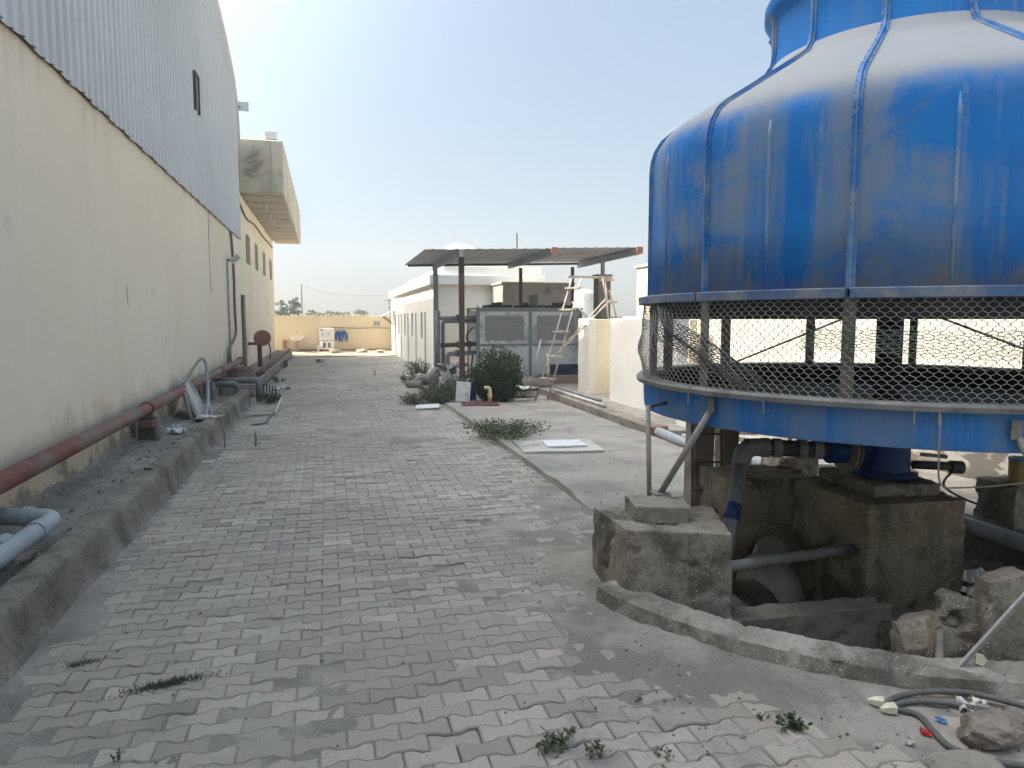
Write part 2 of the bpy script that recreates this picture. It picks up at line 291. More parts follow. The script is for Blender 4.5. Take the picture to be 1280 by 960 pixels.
# ------------------------------------------------------------------ mesh helpers
WPOS = {}
class MB:
    def __init__(s): s.v = []; s.f = []; s.t = []; s.mi = []; s.cm = 0
    def add(s, vs, fs, t=None):
        o = len(s.v); s.v += [tuple(p) for p in vs]; s.f += [tuple(i + o for i in f) for f in fs]
        s.mi += [s.cm] * len(fs)
        if t is not None: s.t += [t] * len(fs)
        return s
    def quad(s, a, b, c, d, t=None): return s.add([a, b, c, d], [(0, 1, 2, 3)], t)
    def box(s, x0, x1, y0, y1, z0, z1):
        return s.add([(x0, y0, z0), (x1, y0, z0), (x1, y1, z0), (x0, y1, z0), (x0, y0, z1), (x1, y0, z1), (x1, y1, z1), (x0, y1, z1)],
                     [(3, 2, 1, 0), (4, 5, 6, 7), (0, 1, 5, 4), (1, 2, 6, 5), (2, 3, 7, 6), (3, 0, 4, 7)])
    def obox(s, c, size, rot=(0, 0, 0)):
        M = Matrix.Rotation(rot[2], 3, 'Z') @ Matrix.Rotation(rot[1], 3, 'Y') @ Matrix.Rotation(rot[0], 3, 'X')
        a, b, d = [x / 2 for x in size]; c = Vector(c)
        vs = [c + M @ Vector(p) for p in [(-a, -b, -d), (a, -b, -d), (a, b, -d), (-a, b, -d), (-a, -b, d), (a, -b, d), (a, b, d), (-a, b, d)]]
        return s.add(vs, [(3, 2, 1, 0), (4, 5, 6, 7), (0, 1, 5, 4), (1, 2, 6, 5), (2, 3, 7, 6), (3, 0, 4, 7)])
    def prism(s, poly, z0, z1):
        n = len(poly); z0s = z0 if isinstance(z0, (list, tuple)) else [z0] * n; z1s = z1 if isinstance(z1, (list, tuple)) else [z1] * n
        vs = [(p[0], p[1], z) for p, z in zip(poly, z0s)] + [(p[0], p[1], z) for p, z in zip(poly, z1s)]
        return s.add(vs, [tuple(range(n - 1, -1, -1)), tuple(range(n, 2 * n))] + [(i, (i + 1) % n, n + (i + 1) % n, n + i) for i in range(n)])
    def tube(s, pts, r, n=8, caps=True, r2=None):
        P = [Vector(p) for p in pts]; m = len(P); rs = r if isinstance(r, list) else [r + ((r2 if r2 is not None else r) - r) * i / max(1, m - 1) for i in range(m)]
        vs = []; prev = None
        for i, p in enumerate(P):
            t = (P[min(i + 1, m - 1)] - P[max(i - 1, 0)])
            if t.length < 1e-9: t = Vector((0, 0, 1))
            t.normalize()
            if prev is None:
                a = Vector((0, 0, 1)) if abs(t.z) < .9 else Vector((1, 0, 0)); u = t.cross(a).normalized()
            else:
                u = prev - t * prev.dot(t); u = u.normalized() if u.length > 1e-6 else t.orthogonal().normalized()
            prev = u; w = t.cross(u)
            for k in range(n):
                a = 2 * math.pi * k / n; vs.append(p + (u * math.cos(a) + w * math.sin(a)) * rs[i])
        fs = [(i * n + k, i * n + (k + 1) % n, (i + 1) * n + (k + 1) % n, (i + 1) * n + k) for i in range(m - 1) for k in range(n)]
        if caps: fs += [tuple(range(n - 1, -1, -1)), tuple(range((m - 1) * n, m * n))]
        return s.add(vs, fs)
    def cyl(s, c, r, h, n=24, axis='z', r2=None):
        c = Vector(c); d = {'x': Vector((1, 0, 0)), 'y': Vector((0, 1, 0)), 'z': Vector((0, 0, 1))}[axis]
        return s.tube([c, c + d * h], r, n, True, r2)
    def lathe(s, prof, c, n=96, a0=0, a1=2 * math.pi, lobe=None, close=False):
        cl = abs(a1 - a0 - 2 * math.pi) < 1e-6; m = n if cl else n + 1; k = len(prof); vs = []
        for i in range(m):
            a = a0 + (a1 - a0) * i / n
            for (r, z) in prof:
                rr = r + (lobe(a, z, r) if lobe else 0)
                vs.append((c[0] + rr * math.cos(a), c[1] + rr * math.sin(a), z))
        fs = []
        kk = k if close else k - 1
        for i in range(n):
            for j in range(kk):
                fs.append((i * k + j, ((i + 1) % m) * k + j, ((i + 1) % m) * k + (j + 1) % k, i * k + (j + 1) % k))
        if not cl and close: fs += [tuple(range(k)), tuple(range((m - 1) * k + k - 1, (m - 1) * k - 1, -1))]
        return s.add(vs, fs)
    def build(s, name, mat, parent=None, smooth=False, bevel=0, rough=0, cuts=0, seed=0, rscale=4, origin=None, seg=1, auto=None, chips=0, minlen=.06):
        me = bpy.data.meshes.new(name)
        V = np.array(s.v, dtype=float)
        if parent is not None and origin is None: org = (V.min(0) + V.max(0)) / 2
        else: org = origin if origin is not None else np.array([(V[:, 0].min() + V[:, 0].max()) / 2, (V[:, 1].min() + V[:, 1].max()) / 2, V[:, 2].min()])
        org = np.array(org, dtype=float)
        me.from_pydata([tuple(p) for p in (V - org)], [], s.f)
        mats = mat if isinstance(mat, list) else [mat]
        for mm in mats: me.materials.append(MATS[mm])
        if len(mats) > 1: me.polygons.foreach_set('material_index', s.mi)
        if s.t and len(s.t) == len(s.f):
            at = me.attributes.new('tint', 'FLOAT', 'FACE'); at.data.foreach_set('value', s.t)
        if bevel or cuts or rough:
            bm = bmesh.new(); bm.from_mesh(me)
            bmesh.ops.recalc_face_normals(bm, faces=bm.faces)
            if bevel: bmesh.ops.bevel(bm, geom=[e for e in bm.edges if e.is_manifold and e.calc_face_angle(0) > .5], offset=bevel, segments=seg, affect='EDGES', profile=.6)
            if cuts:
                for _ in range(cuts):
                    bmesh.ops.triangulate(bm, faces=[f for f in bm.faces if len(f.verts) > 4])
                    bmesh.ops.subdivide_edges(bm, edges=[e for e in bm.edges if e.calc_length() > minlen], cuts=1, use_grid_fill=True)
            if rough:
                bm.normal_update(); off = Vector((seed * 7.3, seed * 3.1, seed * 1.7))
                for v in bm.verts:
                    w = v.co + Vector(org)
                    d = mnoise.fractal(w * rscale + off, 1.0, 2.0, 4) * rough
                    if chips: d -= chips * max(0.0, mnoise.fractal(w * 5.5 + off, 1.0, 2.0, 3) - .38)
                    v.co += v.normal * d
            bm.to_mesh(me); bm.free()
        me.update()
        o = bpy.data.objects.new(name, me); COL.objects.link(o)
        if parent is not None:
            o.parent = parent; o.location = org - np.array(WPOS[parent.name])
        else: o.location = org
        WPOS[o.name] = tuple(org)
        if smooth: me.polygons.foreach_set('use_smooth', [True] * len(me.polygons))
        if auto:
            me.polygons.foreach_set('use_smooth', [True] * len(me.polygons)); me.set_sharp_from_angle(angle=R_(auto))
        return o

def tag(o, label, cat, group=None, kind=None):
    if label: o['label'] = label
    if cat: o['category'] = cat
    if group: o['group'] = group
    if kind: o['kind'] = kind
    return o
def struct(o): o['kind'] = 'structure'; return o
def thing(name, label, cat, loc, group=None):
    o = bpy.data.objects.new(name, None); COL.objects.link(o); o.location = loc; o.empty_display_size = .1
    WPOS[o.name] = tuple(loc); return tag(o, label, cat, group)

def bez(pts, n=8):
    """Catmull-Rom through the points"""
    P = [Vector(p) for p in pts]; out = []
    for i in range(len(P) - 1):
        a, b, c, d = P[max(i - 1, 0)], P[i], P[i + 1], P[min(i + 2, len(P) - 1)]
        for k in range(n):
            t = k / n
            out.append(.5 * ((2 * b) + (c - a) * t + (2 * a - 5 * b + 4 * c - d) * t * t + (3 * b - a - 3 * c + d) * t ** 3))
    out.append(P[-1]); return out
def elbow(a, b, c, rad, n=6):
    """path a-b-c with a rounded corner at b"""
    a, b, c = Vector(a), Vector(b), Vector(c); p = b + (a - b).normalized() * rad; q = b + (c - b).normalized() * rad
    return [a] + [(1 - t) ** 2 * p + 2 * t * (1 - t) * b + t * t * q for t in [i / n for i in range(n + 1)]] + [c]
def fbm(x, y, s, seed=0, o=5): return mnoise.fractal(Vector((x * s + seed * 11.3, y * s - seed * 5.7, seed * 2.1)), 1.0, 2.0, o)

# ------------------------------------------------------------------ THE SETTING
def pol(r, deg): return (TX + r * math.cos(R_(deg)), TY + r * math.sin(R_(deg)))
def rks(deg): return -.0042 * min(62, max(0, deg + 167))     # the kerb closes in towards the right
PIT = [pol(2.14 + rks(a), a) for a in range(-166, -54, 4)] + [(4.95, 3.2), (4.55, 4.45), (4.0, 5.02), (2.75, 5.12), (2.25, 4.62), (1.72, 4.05)]
def in_poly(x, y, P):
    c = False; j = len(P) - 1
    for i in range(len(P)):
        xi, yi = P[i]; xj, yj = P[j]
        if (yi > y) != (yj > y) and x < (xj - xi) * (y - yi) / (yj - yi) + xi: c = not c
        j = i
    return c

# base ground to the horizon, with the pit cut out
from mathutils.geometry import tessellate_polygon
S = 2500
outer = [Vector((-S, -S, 0)), Vector((S, -S, 0)), Vector((S, S, 0)), Vector((-S, S, 0))]
hole = [Vector((x, y, 0)) for x, y in PIT]
tri = tessellate_polygon([outer, hole]); allv = outer + hole
mb = MB(); mb.add([(v.x, v.y, -.04) for v in allv], [tuple(t) for t in tri])
g = mb.build('ground', 'far_ground'); struct(g)
bm = bmesh.new(); bm.from_mesh(g.data); bmesh.ops.recalc_face_normals(bm, faces=bm.faces)
for f in bm.faces:
    if f.normal.z < 0: f.normal_flip()
bm.to_mesh(g.data); bm.free()

def grid_sheet(name, mat, x0, x1, y0, y1, step, zf, keep=None):
    nx = max(1, int(round((x1 - x0) / step))); ny = max(1, int(round((y1 - y0) / step)))
    vs = [(x0 + (x1 - x0) * i / nx, y0 + (y1 - y0) * j / ny) for j in range(ny + 1) for i in range(nx + 1)]
    mb = MB(); fs = []
    for j in range(ny):
        for i in range(nx):
            a = j * (nx + 1) + i
            if keep:
                cx = (vs[a][0] + vs[a + nx + 2][0]) / 2; cy = (vs[a][1] + vs[a + nx + 2][1]) / 2
                if not keep(cx, cy): continue
            fs.append((a, a + 1, a + nx + 2, a + nx + 1))
    mb.add([(x, y, zf(x, y)) for x, y in vs], fs)
    return struct(mb.build(name, mat, smooth=True))

# dirt of the yard on the right, round the pit and under the tower
def yard_z(x, y):
    z = -.012 + .022 * fbm(x, y, .9, 3) + .012 * fbm(x, y, 5, 4)
    r = math.hypot(x - TX, y - TY)
    return z
grid_sheet('yard_dirt', 'dusty_earth', 1.35, 6.5, -1.0, 16.0, .06, yard_z, lambda x, y: not in_poly(x, y, PIT) and (x > 2.05) and not (x < 3.4 and y < 3.0 and math.hypot(x - TX, y - TY) > 2.05))
def mound_z(x, y):
    d = math.hypot((x - 1.68) / 1.0, (y - 4.32) / 1.15)
    return -.028 + .115 * math.exp(-(d / .30) ** 2) + (.016 * fbm(x, y, 5, 4) + .007 * fbm(x, y, 14, 5)) * math.exp(-(d / .5) ** 2)
grid_sheet('dirt_mound', 'kerb_concrete', 1.0, 2.3, 3.6, 5.2, .03, mound_z)
# pit floor and its earthen sides
def pit_z(x, y): return -.36 + .10 * fbm(x, y, 1.4, 8) + .05 * fbm(x, y, 6, 9)
grid_sheet('pit_floor', 'pit_soil', 1.6, 5.2, 1.9, 5.2, .06, pit_z, lambda x, y: in_poly(x, y, [(TX - 1.2 + (a - TX + 1.2) * 1.03, TY - .5 + (b - TY + .5) * 1.03) for a, b in PIT]))
mb = MB(); n = len(PIT)
for i in range(n):
    a, b = PIT[i], PIT[(i + 1) % n]
    mb.quad((a[0], a[1], -.6), (b[0], b[1], -.6), (b[0], b[1], -.005), (a[0], a[1], -.005))
struct(mb.build('pit_side', 'pit_soil'))

# dust lying between and over the pavers
def road_dust(x, y):
    z = -.0105 + .010 * fbm(x, y, .55, 1, 6) + .006 * fbm(x, y, 2.3, 2, 5) + .0025 * fbm(x, y, 11, 3, 3)
    if x > 1.0 and y < 8.5: z += .007 * min(1, max(0, (x - 1.0) / .9))
    if x < -1.05: z += .03 * min(1, (-1.05 - x) / .41) ** 1.6 * (.7 + .6 * fbm(x, y, 1.5, 44))
    d = math.hypot((x - 1.45) / .8, (y - 5.0) / 1.2); z += .009 * math.exp(-d * d)
    if y < 3.4 and x > .6: z += .006 * min(1, (x - .6) / .8)
    if y > 12: z += .002
    return z
grid_sheet('paving_dust', 'paving_dirt', -1.46, 3.6, .4, 14.0, .04, road_dust, lambda x, y: (x < 2.16 or y < 3.2) and math.hypot(x - TX, y - TY) > 2.2 + rks(math.degrees(math.atan2(y - TY, x - TX))))
grid_sheet('paving_dust', 'paving_dirt', -1.46, 2.14, 14.0, 32.0, .25, lambda x, y: -.004 + .003 * fbm(x, y, .8, 5))
grid_sheet('paving_dust', 'paving_dirt', -1.46, 2.6, -4, .4, .3, lambda x, y: -.006)
grid_sheet('sandy_strip', 'sand', -2.2, 5.0, 31.6, 35.3, .15, lambda x, y: .01 + .05 * max(0, fbm(x, y, 1.3, 6)) + (.10 * max(0, (y - 34.2)) if y > 34.2 else 0))
grid_sheet('side_verge', 'dusty_earth', 2.13, 7.0, 16.0, 35.3, .3, lambda x, y: -.006 + .02 * fbm(x, y, .8, 7))

def pavers():
    L, P, h1, h2, g_ = .20, .10, .060, .040, .0035
    a = L / 2 - g_ / 2
    prof = [(-a, h1), (-.068, h1), (-.034, h2), (.034, h2), (.068, h1), (a, h1)]
    h = [(x, y - g_ / 2) for x, y in prof]
    out = h + [(x, -y) for x, y in reversed(h)]                   # clockwise outline
    out = out[::-1]; nO = len(out)
    b = .006
    inn = [(x * (1 - b / a), y - math.copysign(b * .9, y)) for x, y in out]
    V = []; F = []; T = []; Hh = []
    rnd = random.Random(3); y = -3.0; row = 0
    while y < 31.8:
        off = (row % 2) * L / 2; x = -1.46 + off - L / 2
        while True:
            cx = x; x += L
            lim = 2.06 if y > 3.35 else 3.6
            if cx > lim: break
            if cx < -1.42 or (y < 6 and math.hypot(cx - TX, y - TY) < 2.30 + rks(math.degrees(math.atan2(y - TY, cx - TX)))): continue
            if y > 3.35 and y < 4.6 and cx > 1.55: continue
            if y > 20 and rnd.random() < .0: continue
            hh = 1 - .0
            z = rnd.gauss(0, .0022) + .010 * fbm(cx, y, .5, 12, 3)
            if rnd.random() < .05: z -= rnd.uniform(.004, .010)
            tx, ty = rnd.gauss(0, .010), rnd.gauss(0, .020); rot = rnd.gauss(0, .014)
            c, s = math.cos(rot), math.sin(rot); o = len(V)
            jx, jy = rnd.gauss(0, .0010), rnd.gauss(0, .0010)
            for (qx, qy) in out: V.append((cx + jx + qx * c - qy * s, y + jy + qx * s + qy * c, z - .03))
            for (qx, qy) in out: V.append((cx + jx + qx * c - qy * s, y + jy + qx * s + qy * c, z - .006 + qx * tx + qy * ty))
            for (qx, qy) in inn: V.append((cx + jx + qx * c - qy * s, y + jy + qx * s + qy * c, z + qx * tx + qy * ty))
            t = min(1, max(0, rnd.gauss(.5, .23) + .45 * fbm(cx, y, .5, 14, 4))); hu = rnd.random()
            F.append(tuple(range(o + 2 * nO, o + 3 * nO)))
            for k in range(nO):
                k2 = (k + 1) % nO
                F.append((o + k, o + k2, o + nO + k2, o + nO + k)); F.append((o + nO + k, o + nO + k2, o + 2 * nO + k2, o + 2 * nO + k))
            T += [t] * (2 * nO + 1); Hh += [hu] * (2 * nO + 1)
        y += P; row += 1
    me = bpy.data.meshes.new('paved_road'); me.from_pydata(V, [], F); me.materials.append(MATS['paver'])
    at = me.attributes.new('tint', 'FLOAT', 'FACE'); at.data.foreach_set('value', T)
    at = me.attributes.new('hue', 'FLOAT', 'FACE'); at.data.foreach_set('value', Hh)
    o = bpy.data.objects.new('paved_road', me); COL.objects.link(o); struct(o)
pavers()

# concrete pad beside the road: raised sheet with a broken kerb edge
mb = MB(); edge = []
ys = [5.35 + i * .12 for i in range(66)]
for y in ys: edge.append((2.10 + .018 * fbm(0, y, 3, 20) + (.0 if y > 6 else .05 * (6 - y)), y))
for i in range(len(ys) - 1):
    (xa, ya), (xb, yb) = edge[i], edge[i + 1]
    fa, fb = [min(1, (q_ - 5.45) / .7) for q_ in (ya, yb)]; za, zb = (.055 + .01 * fbm(1, ya, 2, 21)) * fa - .02 * (1 - fa), (.055 + .01 * fbm(1, yb, 2, 21)) * fb - .02 * (1 - fb)
    mb.quad((xa, ya, -.03), (xb, yb, -.03), (xb + .012, yb, zb), (xa + .012, ya, za))
    mb.quad((xa + .012, ya, za), (xb + .012, yb, zb), (xb + .10, yb, zb), (xa + .10, ya, za))
    fade_a = .03 if ya > 6.0 else -.02; fade_b = .03 if yb > 6.0 else -.02
    xs = [.10, .5, .9, 1.3, 1.7, 2.1]
    for k in range(5):
        x1, x2 = 2.1 + xs[k], 2.1 + xs[k + 1]
        def zz(x, y):
            zc = .055 if x < 2.25 else .042 + .012 * fbm(x, y, 1.2, 22)
            return zc - max(0, (6.3 - y)) * .075
        p1 = (xa + .10, ya, za) if k == 0 else (x1, ya, zz(x1, ya)); p2 = (xb + .10, yb, zb) if k == 0 else (x1, yb, zz(x1, yb))
        mb.quad(p1, p2, (x2, yb, zz(x2, yb)), (x2, ya, zz(x2, ya)))
pad = struct(mb.build('concrete_pad', 'pad_concrete'))
bm = bmesh.new(); bm.from_mesh(pad.data); bmesh.ops.remove_doubles(bm, verts=bm.verts, dist=.001); bmesh.ops.recalc_face_normals(bm, faces=bm.faces)
bm.to_mesh(pad.data); bm.free()
struct(MB().prism([(2.18, 7.92), (3.12, 7.80), (3.22, 8.62), (2.24, 8.72)], .03, .075).build('cement_patch', 'pale_concrete', cuts=2, rough=.012, rscale=3))

# raised bed of earth along the warehouse and its kerb
def bed_z(x, y): return .185 + .03 * fbm(x, y, 1.3, 30) + .02 * fbm(x, y, 6, 31) + .05 * max(0, min(1, (-1.95 - x) / .25))
grid_sheet('earth_bed', 'soil', -2.21, -1.58, -3, 14.3, .06, bed_z)
mb = MB()
sec = lambda y: [(-1.375 + .012 * fbm(0, y, 1.2, 33), -.03), (-1.425 + .010 * fbm(0, y, 1.6, 37), .06), (-1.455 + .012 * fbm(0, y, 3, 34), .245), (-1.49, .275 + .01 * fbm(0, y, 2, 35)), (-1.60, .27 + .012 * fbm(0, y, 2.3, 36)), (-1.625, .12)]
yy = [-3 + i * .12 for i in range(int(17.4 / .12) + 1)]; k = 6
mb.add([(x, y, z) for y in yy for (x, z) in sec(y)], [(i * k + j, i * k + j + 1, (i + 1) * k + j + 1, (i + 1) * k + j) for i in range(len(yy) - 1) for j in range(k - 1)] + [tuple((len(yy) - 1) * k + j for j in range(k))])
struct(mb.build('kerb', 'kerb_earth', cuts=2, rough=.006, rscale=12, auto=50))
# plinth path along the annex
struct(MB().box(-2.2, -1.5, 16.0, 33.5, -.03, .24).build('plinth_path', 'kerb_concrete', bevel=.02, cuts=3, rough=.02, rscale=2))

# ring kerb round the pit
mb = MB(); prof0 = [(2.13, -.40), (2.14, .07), (2.155, .092), (2.29, .090), (2.315, .072), (2.335, -.04)]
mb.lathe(prof0, (TX, TY), 130, R_(-170), R_(-58), lobe=lambda a, z, r: rks(math.degrees(a)) + .009 * mnoise.fractal(Vector((a * 8, z * 4, 2.2)), 1, 2, 4), close=True)
rk = struct(mb.build('ring_kerb', 'ring_concrete', cuts=1, rough=.010, rscale=16, auto=35, chips=.10, minlen=.03))

# ------------------------------------------------------------------ WAREHOUSE (left)
def roof_h(y):
    if y > 17.0:
        pts = [(17.0, 8.36), (18.2, 8.11), (19.0, 7.88), (19.8, 7.58), (20.2, 7.2), (20.38, 6.9), (20.47, 6.5), (20.6, 6.0)]
        for (a, b), (c, d) in zip(pts, pts[1:]):
            if y <= c: return b + (d - b) * (y - a) / (c - a)
        return 6.0
    return 9.9 - .00686 * (y - 2) ** 2 if y > 2 else 9.9 - .00686 * (y - 2) ** 2
wh = thing('warehouse', 'tall warehouse with grey corrugated upper cladding over a cream plastered wall', 'warehouse', (-8, 8, 0))
MB().box(-2.5, -2.2, -8, 20.5, -.2, 3.80).build('wall', 'warehouse_wall', wh)
MB().box(-20, -2.5, 20.2, 20.5, -.2, 6.4).build('end_wall', 'warehouse_wall', wh)
mb = MB(); ys = []; y = -8.0; pr = [(0, 0), (.10, 0), (.118, .028), (.152, .028), (.17, 0)]
while y < 20.47:
    for d, o in pr: ys.append((min(y + d, 20.47), o))
    y += .20
cols = [(yv, -2.165 + o) for yv, o in ys if yv <= 20.47]
mb.add([(x, yv, z) for yv, x in cols for z in (3.70 + .012 * math.sin(yv * 9.1), roof_h(yv) - .02)], [(2 * i, 2 * i + 1, 2 * i + 3, 2 * i + 2) for i in range(len(cols) - 1)])
clad = mb.build('cladding', 'cladding_metal', wh)
so = clad.modifiers.new('thickness', 'SOLIDIFY'); so.thickness = .004
mb = MB()
for i in range(130):
    yv = -5.8 + i * .2
    mb.box(-2.138, -2.128, yv - .07, yv - .055, 7.60, 7.615)
mb.build('screw_row', 'dark_metal', wh)
mb = MB(); mb.box(-2.199, -2.169, -8, 20.47, 3.715, 3.80); mb.build('drip_trim', 'dark_metal', wh)
mb = MB(); yr = [-16.4 + i * .4 for i in range(84)] + [17.6, 18.2, 18.6, 19.0, 19.4, 19.8, 20.0, 20.2, 20.38, 20.47, 20.6]
yr = sorted(set([v for v in yr if v < 17.3] + yr[84:]))
yr = [v for v in yr if v <= 20.6]
prf = [(v, roof_h(v)) for v in yr]
mb.add([(x, v, z) for v, z in prf for x in (-2.08, -24)], [(2 * i, 2 * i + 1, 2 * i + 3, 2 * i + 2) for i in range(len(prf) - 1)])
rf = mb.build('roof', 'cladding_metal', wh, smooth=True); so = rf.modifiers.new('thickness', 'SOLIDIFY'); so.thickness = .05; so.offset = 0
# ventilator opening in the cladding
vo = MB().box(-2.16, -2.118, 13.93, 14.22, 5.28, 5.86).build('vent_opening', 'window_dark', wh)
mb = MB()
mb.box(-2.17, -2.10, 13.88, 13.93, 5.24, 5.90); mb.box(-2.17, -2.10, 14.22, 14.27, 5.24, 5.90); mb.box(-2.17, -2.10, 13.93, 14.22, 5.86, 5.90)
mb.build('vent_frame', 'dark_metal', vo)
# construction joint and cable groove of the wall
MB().tube([(-2.196, 15.35, 3.7), (-2.196, 15.33, 2.9), (-2.196, 15.36, 2.1)], .005, 5).build('wall_joint', 'kerb_concrete', wh)
mb = MB()
p = [(-2.1995, 9.1 + .05 * fbm(0, k * .06, 6, 40) + .004 * k, 2.02 - k * .022) for k in range(14)]; mb.tube(p, [.001 + .004 * math.sin(k / 13 * 3.14) for k in range(14)], 4)
mb.build('wall_crack', 'kerb_concrete', wh)

# ------------------------------------------------------------------ ANNEX (left, far)
an = thing('annex_building', 'cream annex with four small windows under a deep stained concrete canopy', 'building', (-5, 27, 0))
mb = MB(); W = [(22.3, 23.5), (25.0, 26.1), (28.0, 29.2), (31.2, 32.5)]; zb, zt = 3.22, 4.08
xs_ = -2.203
mb.box(-9, xs_, 20.52, 33.5, -.1, zb); mb.box(-9, xs_, 20.52, 33.5, zt, 6.3)
yprev = 20.52
for a, b in W: mb.box(-2.6, xs_, yprev, a, zb, zt); yprev = b
mb.box(-2.6, xs_, yprev, 33.5, zb, zt)
mb.build('wall', 'yellow_cream' if 'yellow_cream' in MATS else 'cream_plaster', an)
for a, b in W:
    w = MB().box(-2.42, -2.40, a, b, zb, zt).build('window', 'window_dark', an)
    mb = MB(); t = .06
    mb.box(-2.40, -2.30, a, a + t, zb, zt); mb.box(-2.40, -2.30, b - t, b, zb, zt); mb.box(-2.40, -2.30, a + t, b - t, zb, zb + t); mb.box(-2.40, -2.30, a + t, b - t, zt - t, zt)
    for i in range(1, 4): y = a + (b - a) * i / 4; mb.box(-2.36, -2.34, y - .015, y + .015, zb + t, zt - t)
    mb.build('frame', 'dark_metal', w)
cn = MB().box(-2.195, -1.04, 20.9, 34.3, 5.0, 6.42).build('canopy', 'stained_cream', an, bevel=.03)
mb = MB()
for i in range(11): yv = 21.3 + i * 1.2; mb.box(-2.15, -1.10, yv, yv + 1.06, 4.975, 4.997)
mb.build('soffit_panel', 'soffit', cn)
for i, yv in enumerate((22.6, 24.6, 25.9)):
    mb = MB(); mb.cyl((-1.65, yv, 4.80), .05, .17, 10); mb.tube([(-1.65, yv - .2, 4.86), (-1.65, yv + .2, 4.86)], .025, 6); mb.build('ceiling_lamp', 'white_pvc', cn)
# iron door strip at the joint with the warehouse
MB().box(-2.19, -2.13, 20.56, 20.95, .24, 2.25).build('door_post', 'shutter_grey', an)
MB().tube(bez([(-2.17, 20.7, 4.66), (-2.17, 22.5, 4.5), (-2.17, 25, 4.62), (-2.17, 28, 4.6), (-2.17, 33, 4.66)]), .028, 5).build('cable', 'cable_grey', an)

t = thing('floodlight', 'flat grey floodlight sticking out from the warehouse roof corner', 'floodlight', (-2.05, 20.62, 7.0))
MB().box(-2.16, -1.86, 20.60, 20.66, 7.04, 7.29).build('housing', 'shed_metal', t, bevel=.01)
MB().tube([(-2.2, 20.45, 7.12), (-2.05, 20.63, 7.15)], .02, 6).build('bracket', 'dark_metal', t)
t = thing('rooftop_box', 'small pale metal box standing on the canopy roof edge', 'box', (-1.35, 21.2, 6.42))
MB().box(-1.52, -1.20, 21.05, 21.35, 6.48, 6.68).build('case', 'cladding_metal', t, bevel=.008)
for a in (-1.48, -1.24): MB().box(a - .02, a + .02, 21.1, 21.3, 6.42, 6.48).build('foot', 'dark_metal', t)

# wall lamp, conduits
t = thing('wall_lamp', 'tilted grey lamp on the warehouse wall above the conduits', 'lamp', (-2.15, 17.9, 2.9))
MB().obox((-2.02, 17.95, 3.0), (.22, .34, .08), (0, R_(-38), 0)).build('housing', 'shed_metal', t, bevel=.01)
MB().obox((-2.005, 17.95, 2.945), (.18, .28, .012), (0, R_(-38), 0)).build('glass', 'white_board', t)
MB().tube([(-2.2, 17.95, 2.95), (-2.08, 17.95, 2.98)], .025, 8).build('bracket', 'dark_metal', t)
tag(MB().tube(bez([(-2.17, 18.6, 3.72), (-2.15, 18.62, 3.2), (-2.15, 18.75, 2.6), (-2.15, 18.7, 1.9), (-2.14, 18.72, 1.35), (-2.13, 18.2, 1.12), (-2.13, 17.2, .92), (-2.13, 17.05, .7), (-2.13, 17.05, .3)]), .03, 8).build('conduit', 'cable_grey', smooth=True), 'dark bent conduit running down the warehouse wall to the brown collar', 'conduit')
tag(MB().tube([(-2.165, 17.75, 2.9), (-2.165, 17.75, .3)], .022, 8).build('conduit', 'grey_pvc', smooth=True), 'thin straight grey conduit below the wall lamp', 'conduit')

# ------------------------------------------------------------------ red fire pipe along the wall
t = thing('fire_pipe', 'long dark red fire pipe running low along the warehouse wall', 'pipe', (-2.03, 8, .2))
MB().tube([(-2.03, -3, .55), (-2.03, 8, .57), (-2.03, 18.4, .60)], .068, 16).build('pipe', 'red_oxide', t, smooth=True)
for yv in (3.0, 9.0, 15.0): MB().cyl((-2.03, yv, .57 + .0027 * (yv - 8)), .083, .05, 16, 'y').build('coupling', 'red_oxide', t, auto=40)
MB().cyl((-2.03, 18.36, .60), .10, .08, 16, 'y').build('end_flange', 'red_oxide', t, auto=40)
for yv in (9.15, 13.6):
    b = MB().box(-2.14, -1.94, yv - .10, yv + .10, .12, .485).build('support', 'old_concrete', t, bevel=.015, cuts=2, rough=.015)
    MB().box(-2.10, -1.955, yv - .19, yv - .11, .36, .44).build('brick', 'brick_red', b, bevel=.01)
# second red pipe on the plinth
t = thing('fire_pipe', 'dusty red pipe lying along the annex plinth behind the hose reel', 'pipe', (-1.62, 25, .24))
MB().tube([(-1.62, 18.2, .30), (-1.60, 26, .30), (-1.58, 32.6, .31)], .055, 12).build('pipe', 'red_oxide', t, smooth=True)
for yv in (19, 23, 27, 31): MB().box(-1.70, -1.52, yv - .06, yv + .06, .235, .25).build('saddle', 'dark_metal', t)

# hose reel
t = thing('hose_reel', 'red fire hose reel on a post in front of the annex wall', 'hose reel', (-1.88, 21.9, .24))
MB().box(-1.94, -1.82, 21.83, 21.97, .24, 1.05).build('post', 'red_oxide', t, bevel=.008)
MB().box(-2.19, -1.94, 21.86, 21.94, .86, .94).build('wall_arm', 'red_oxide', t)
dr = MB().tube([(-1.79, 21.62, 1.06), (-1.79, 21.72, 1.06)], .225, 32).build('drum', 'dusty_red', t, auto=40)
MB().tube([(-1.79, 21.95, 1.06), (-1.79, 22.02, 1.06)], .225, 32).build('drum', 'dusty_red', t, auto=40)
MB().tube([(-1.79, 21.72, 1.06), (-1.79, 21.95, 1.06)], .18, 24).build('hose', 'maroon', dr, auto=40)
MB().tube([(-1.79, 21.58, 1.06), (-1.79, 21.62, 1.06)], .06, 12).build('hub', 'orange_oxide', dr, auto=40)
MB().tube(bez([(-1.62, 21.8, .92), (-1.58, 21.8, .72), (-1.60, 21.8, .45)]), .022, 6).build('nozzle', 'dark_metal', t)

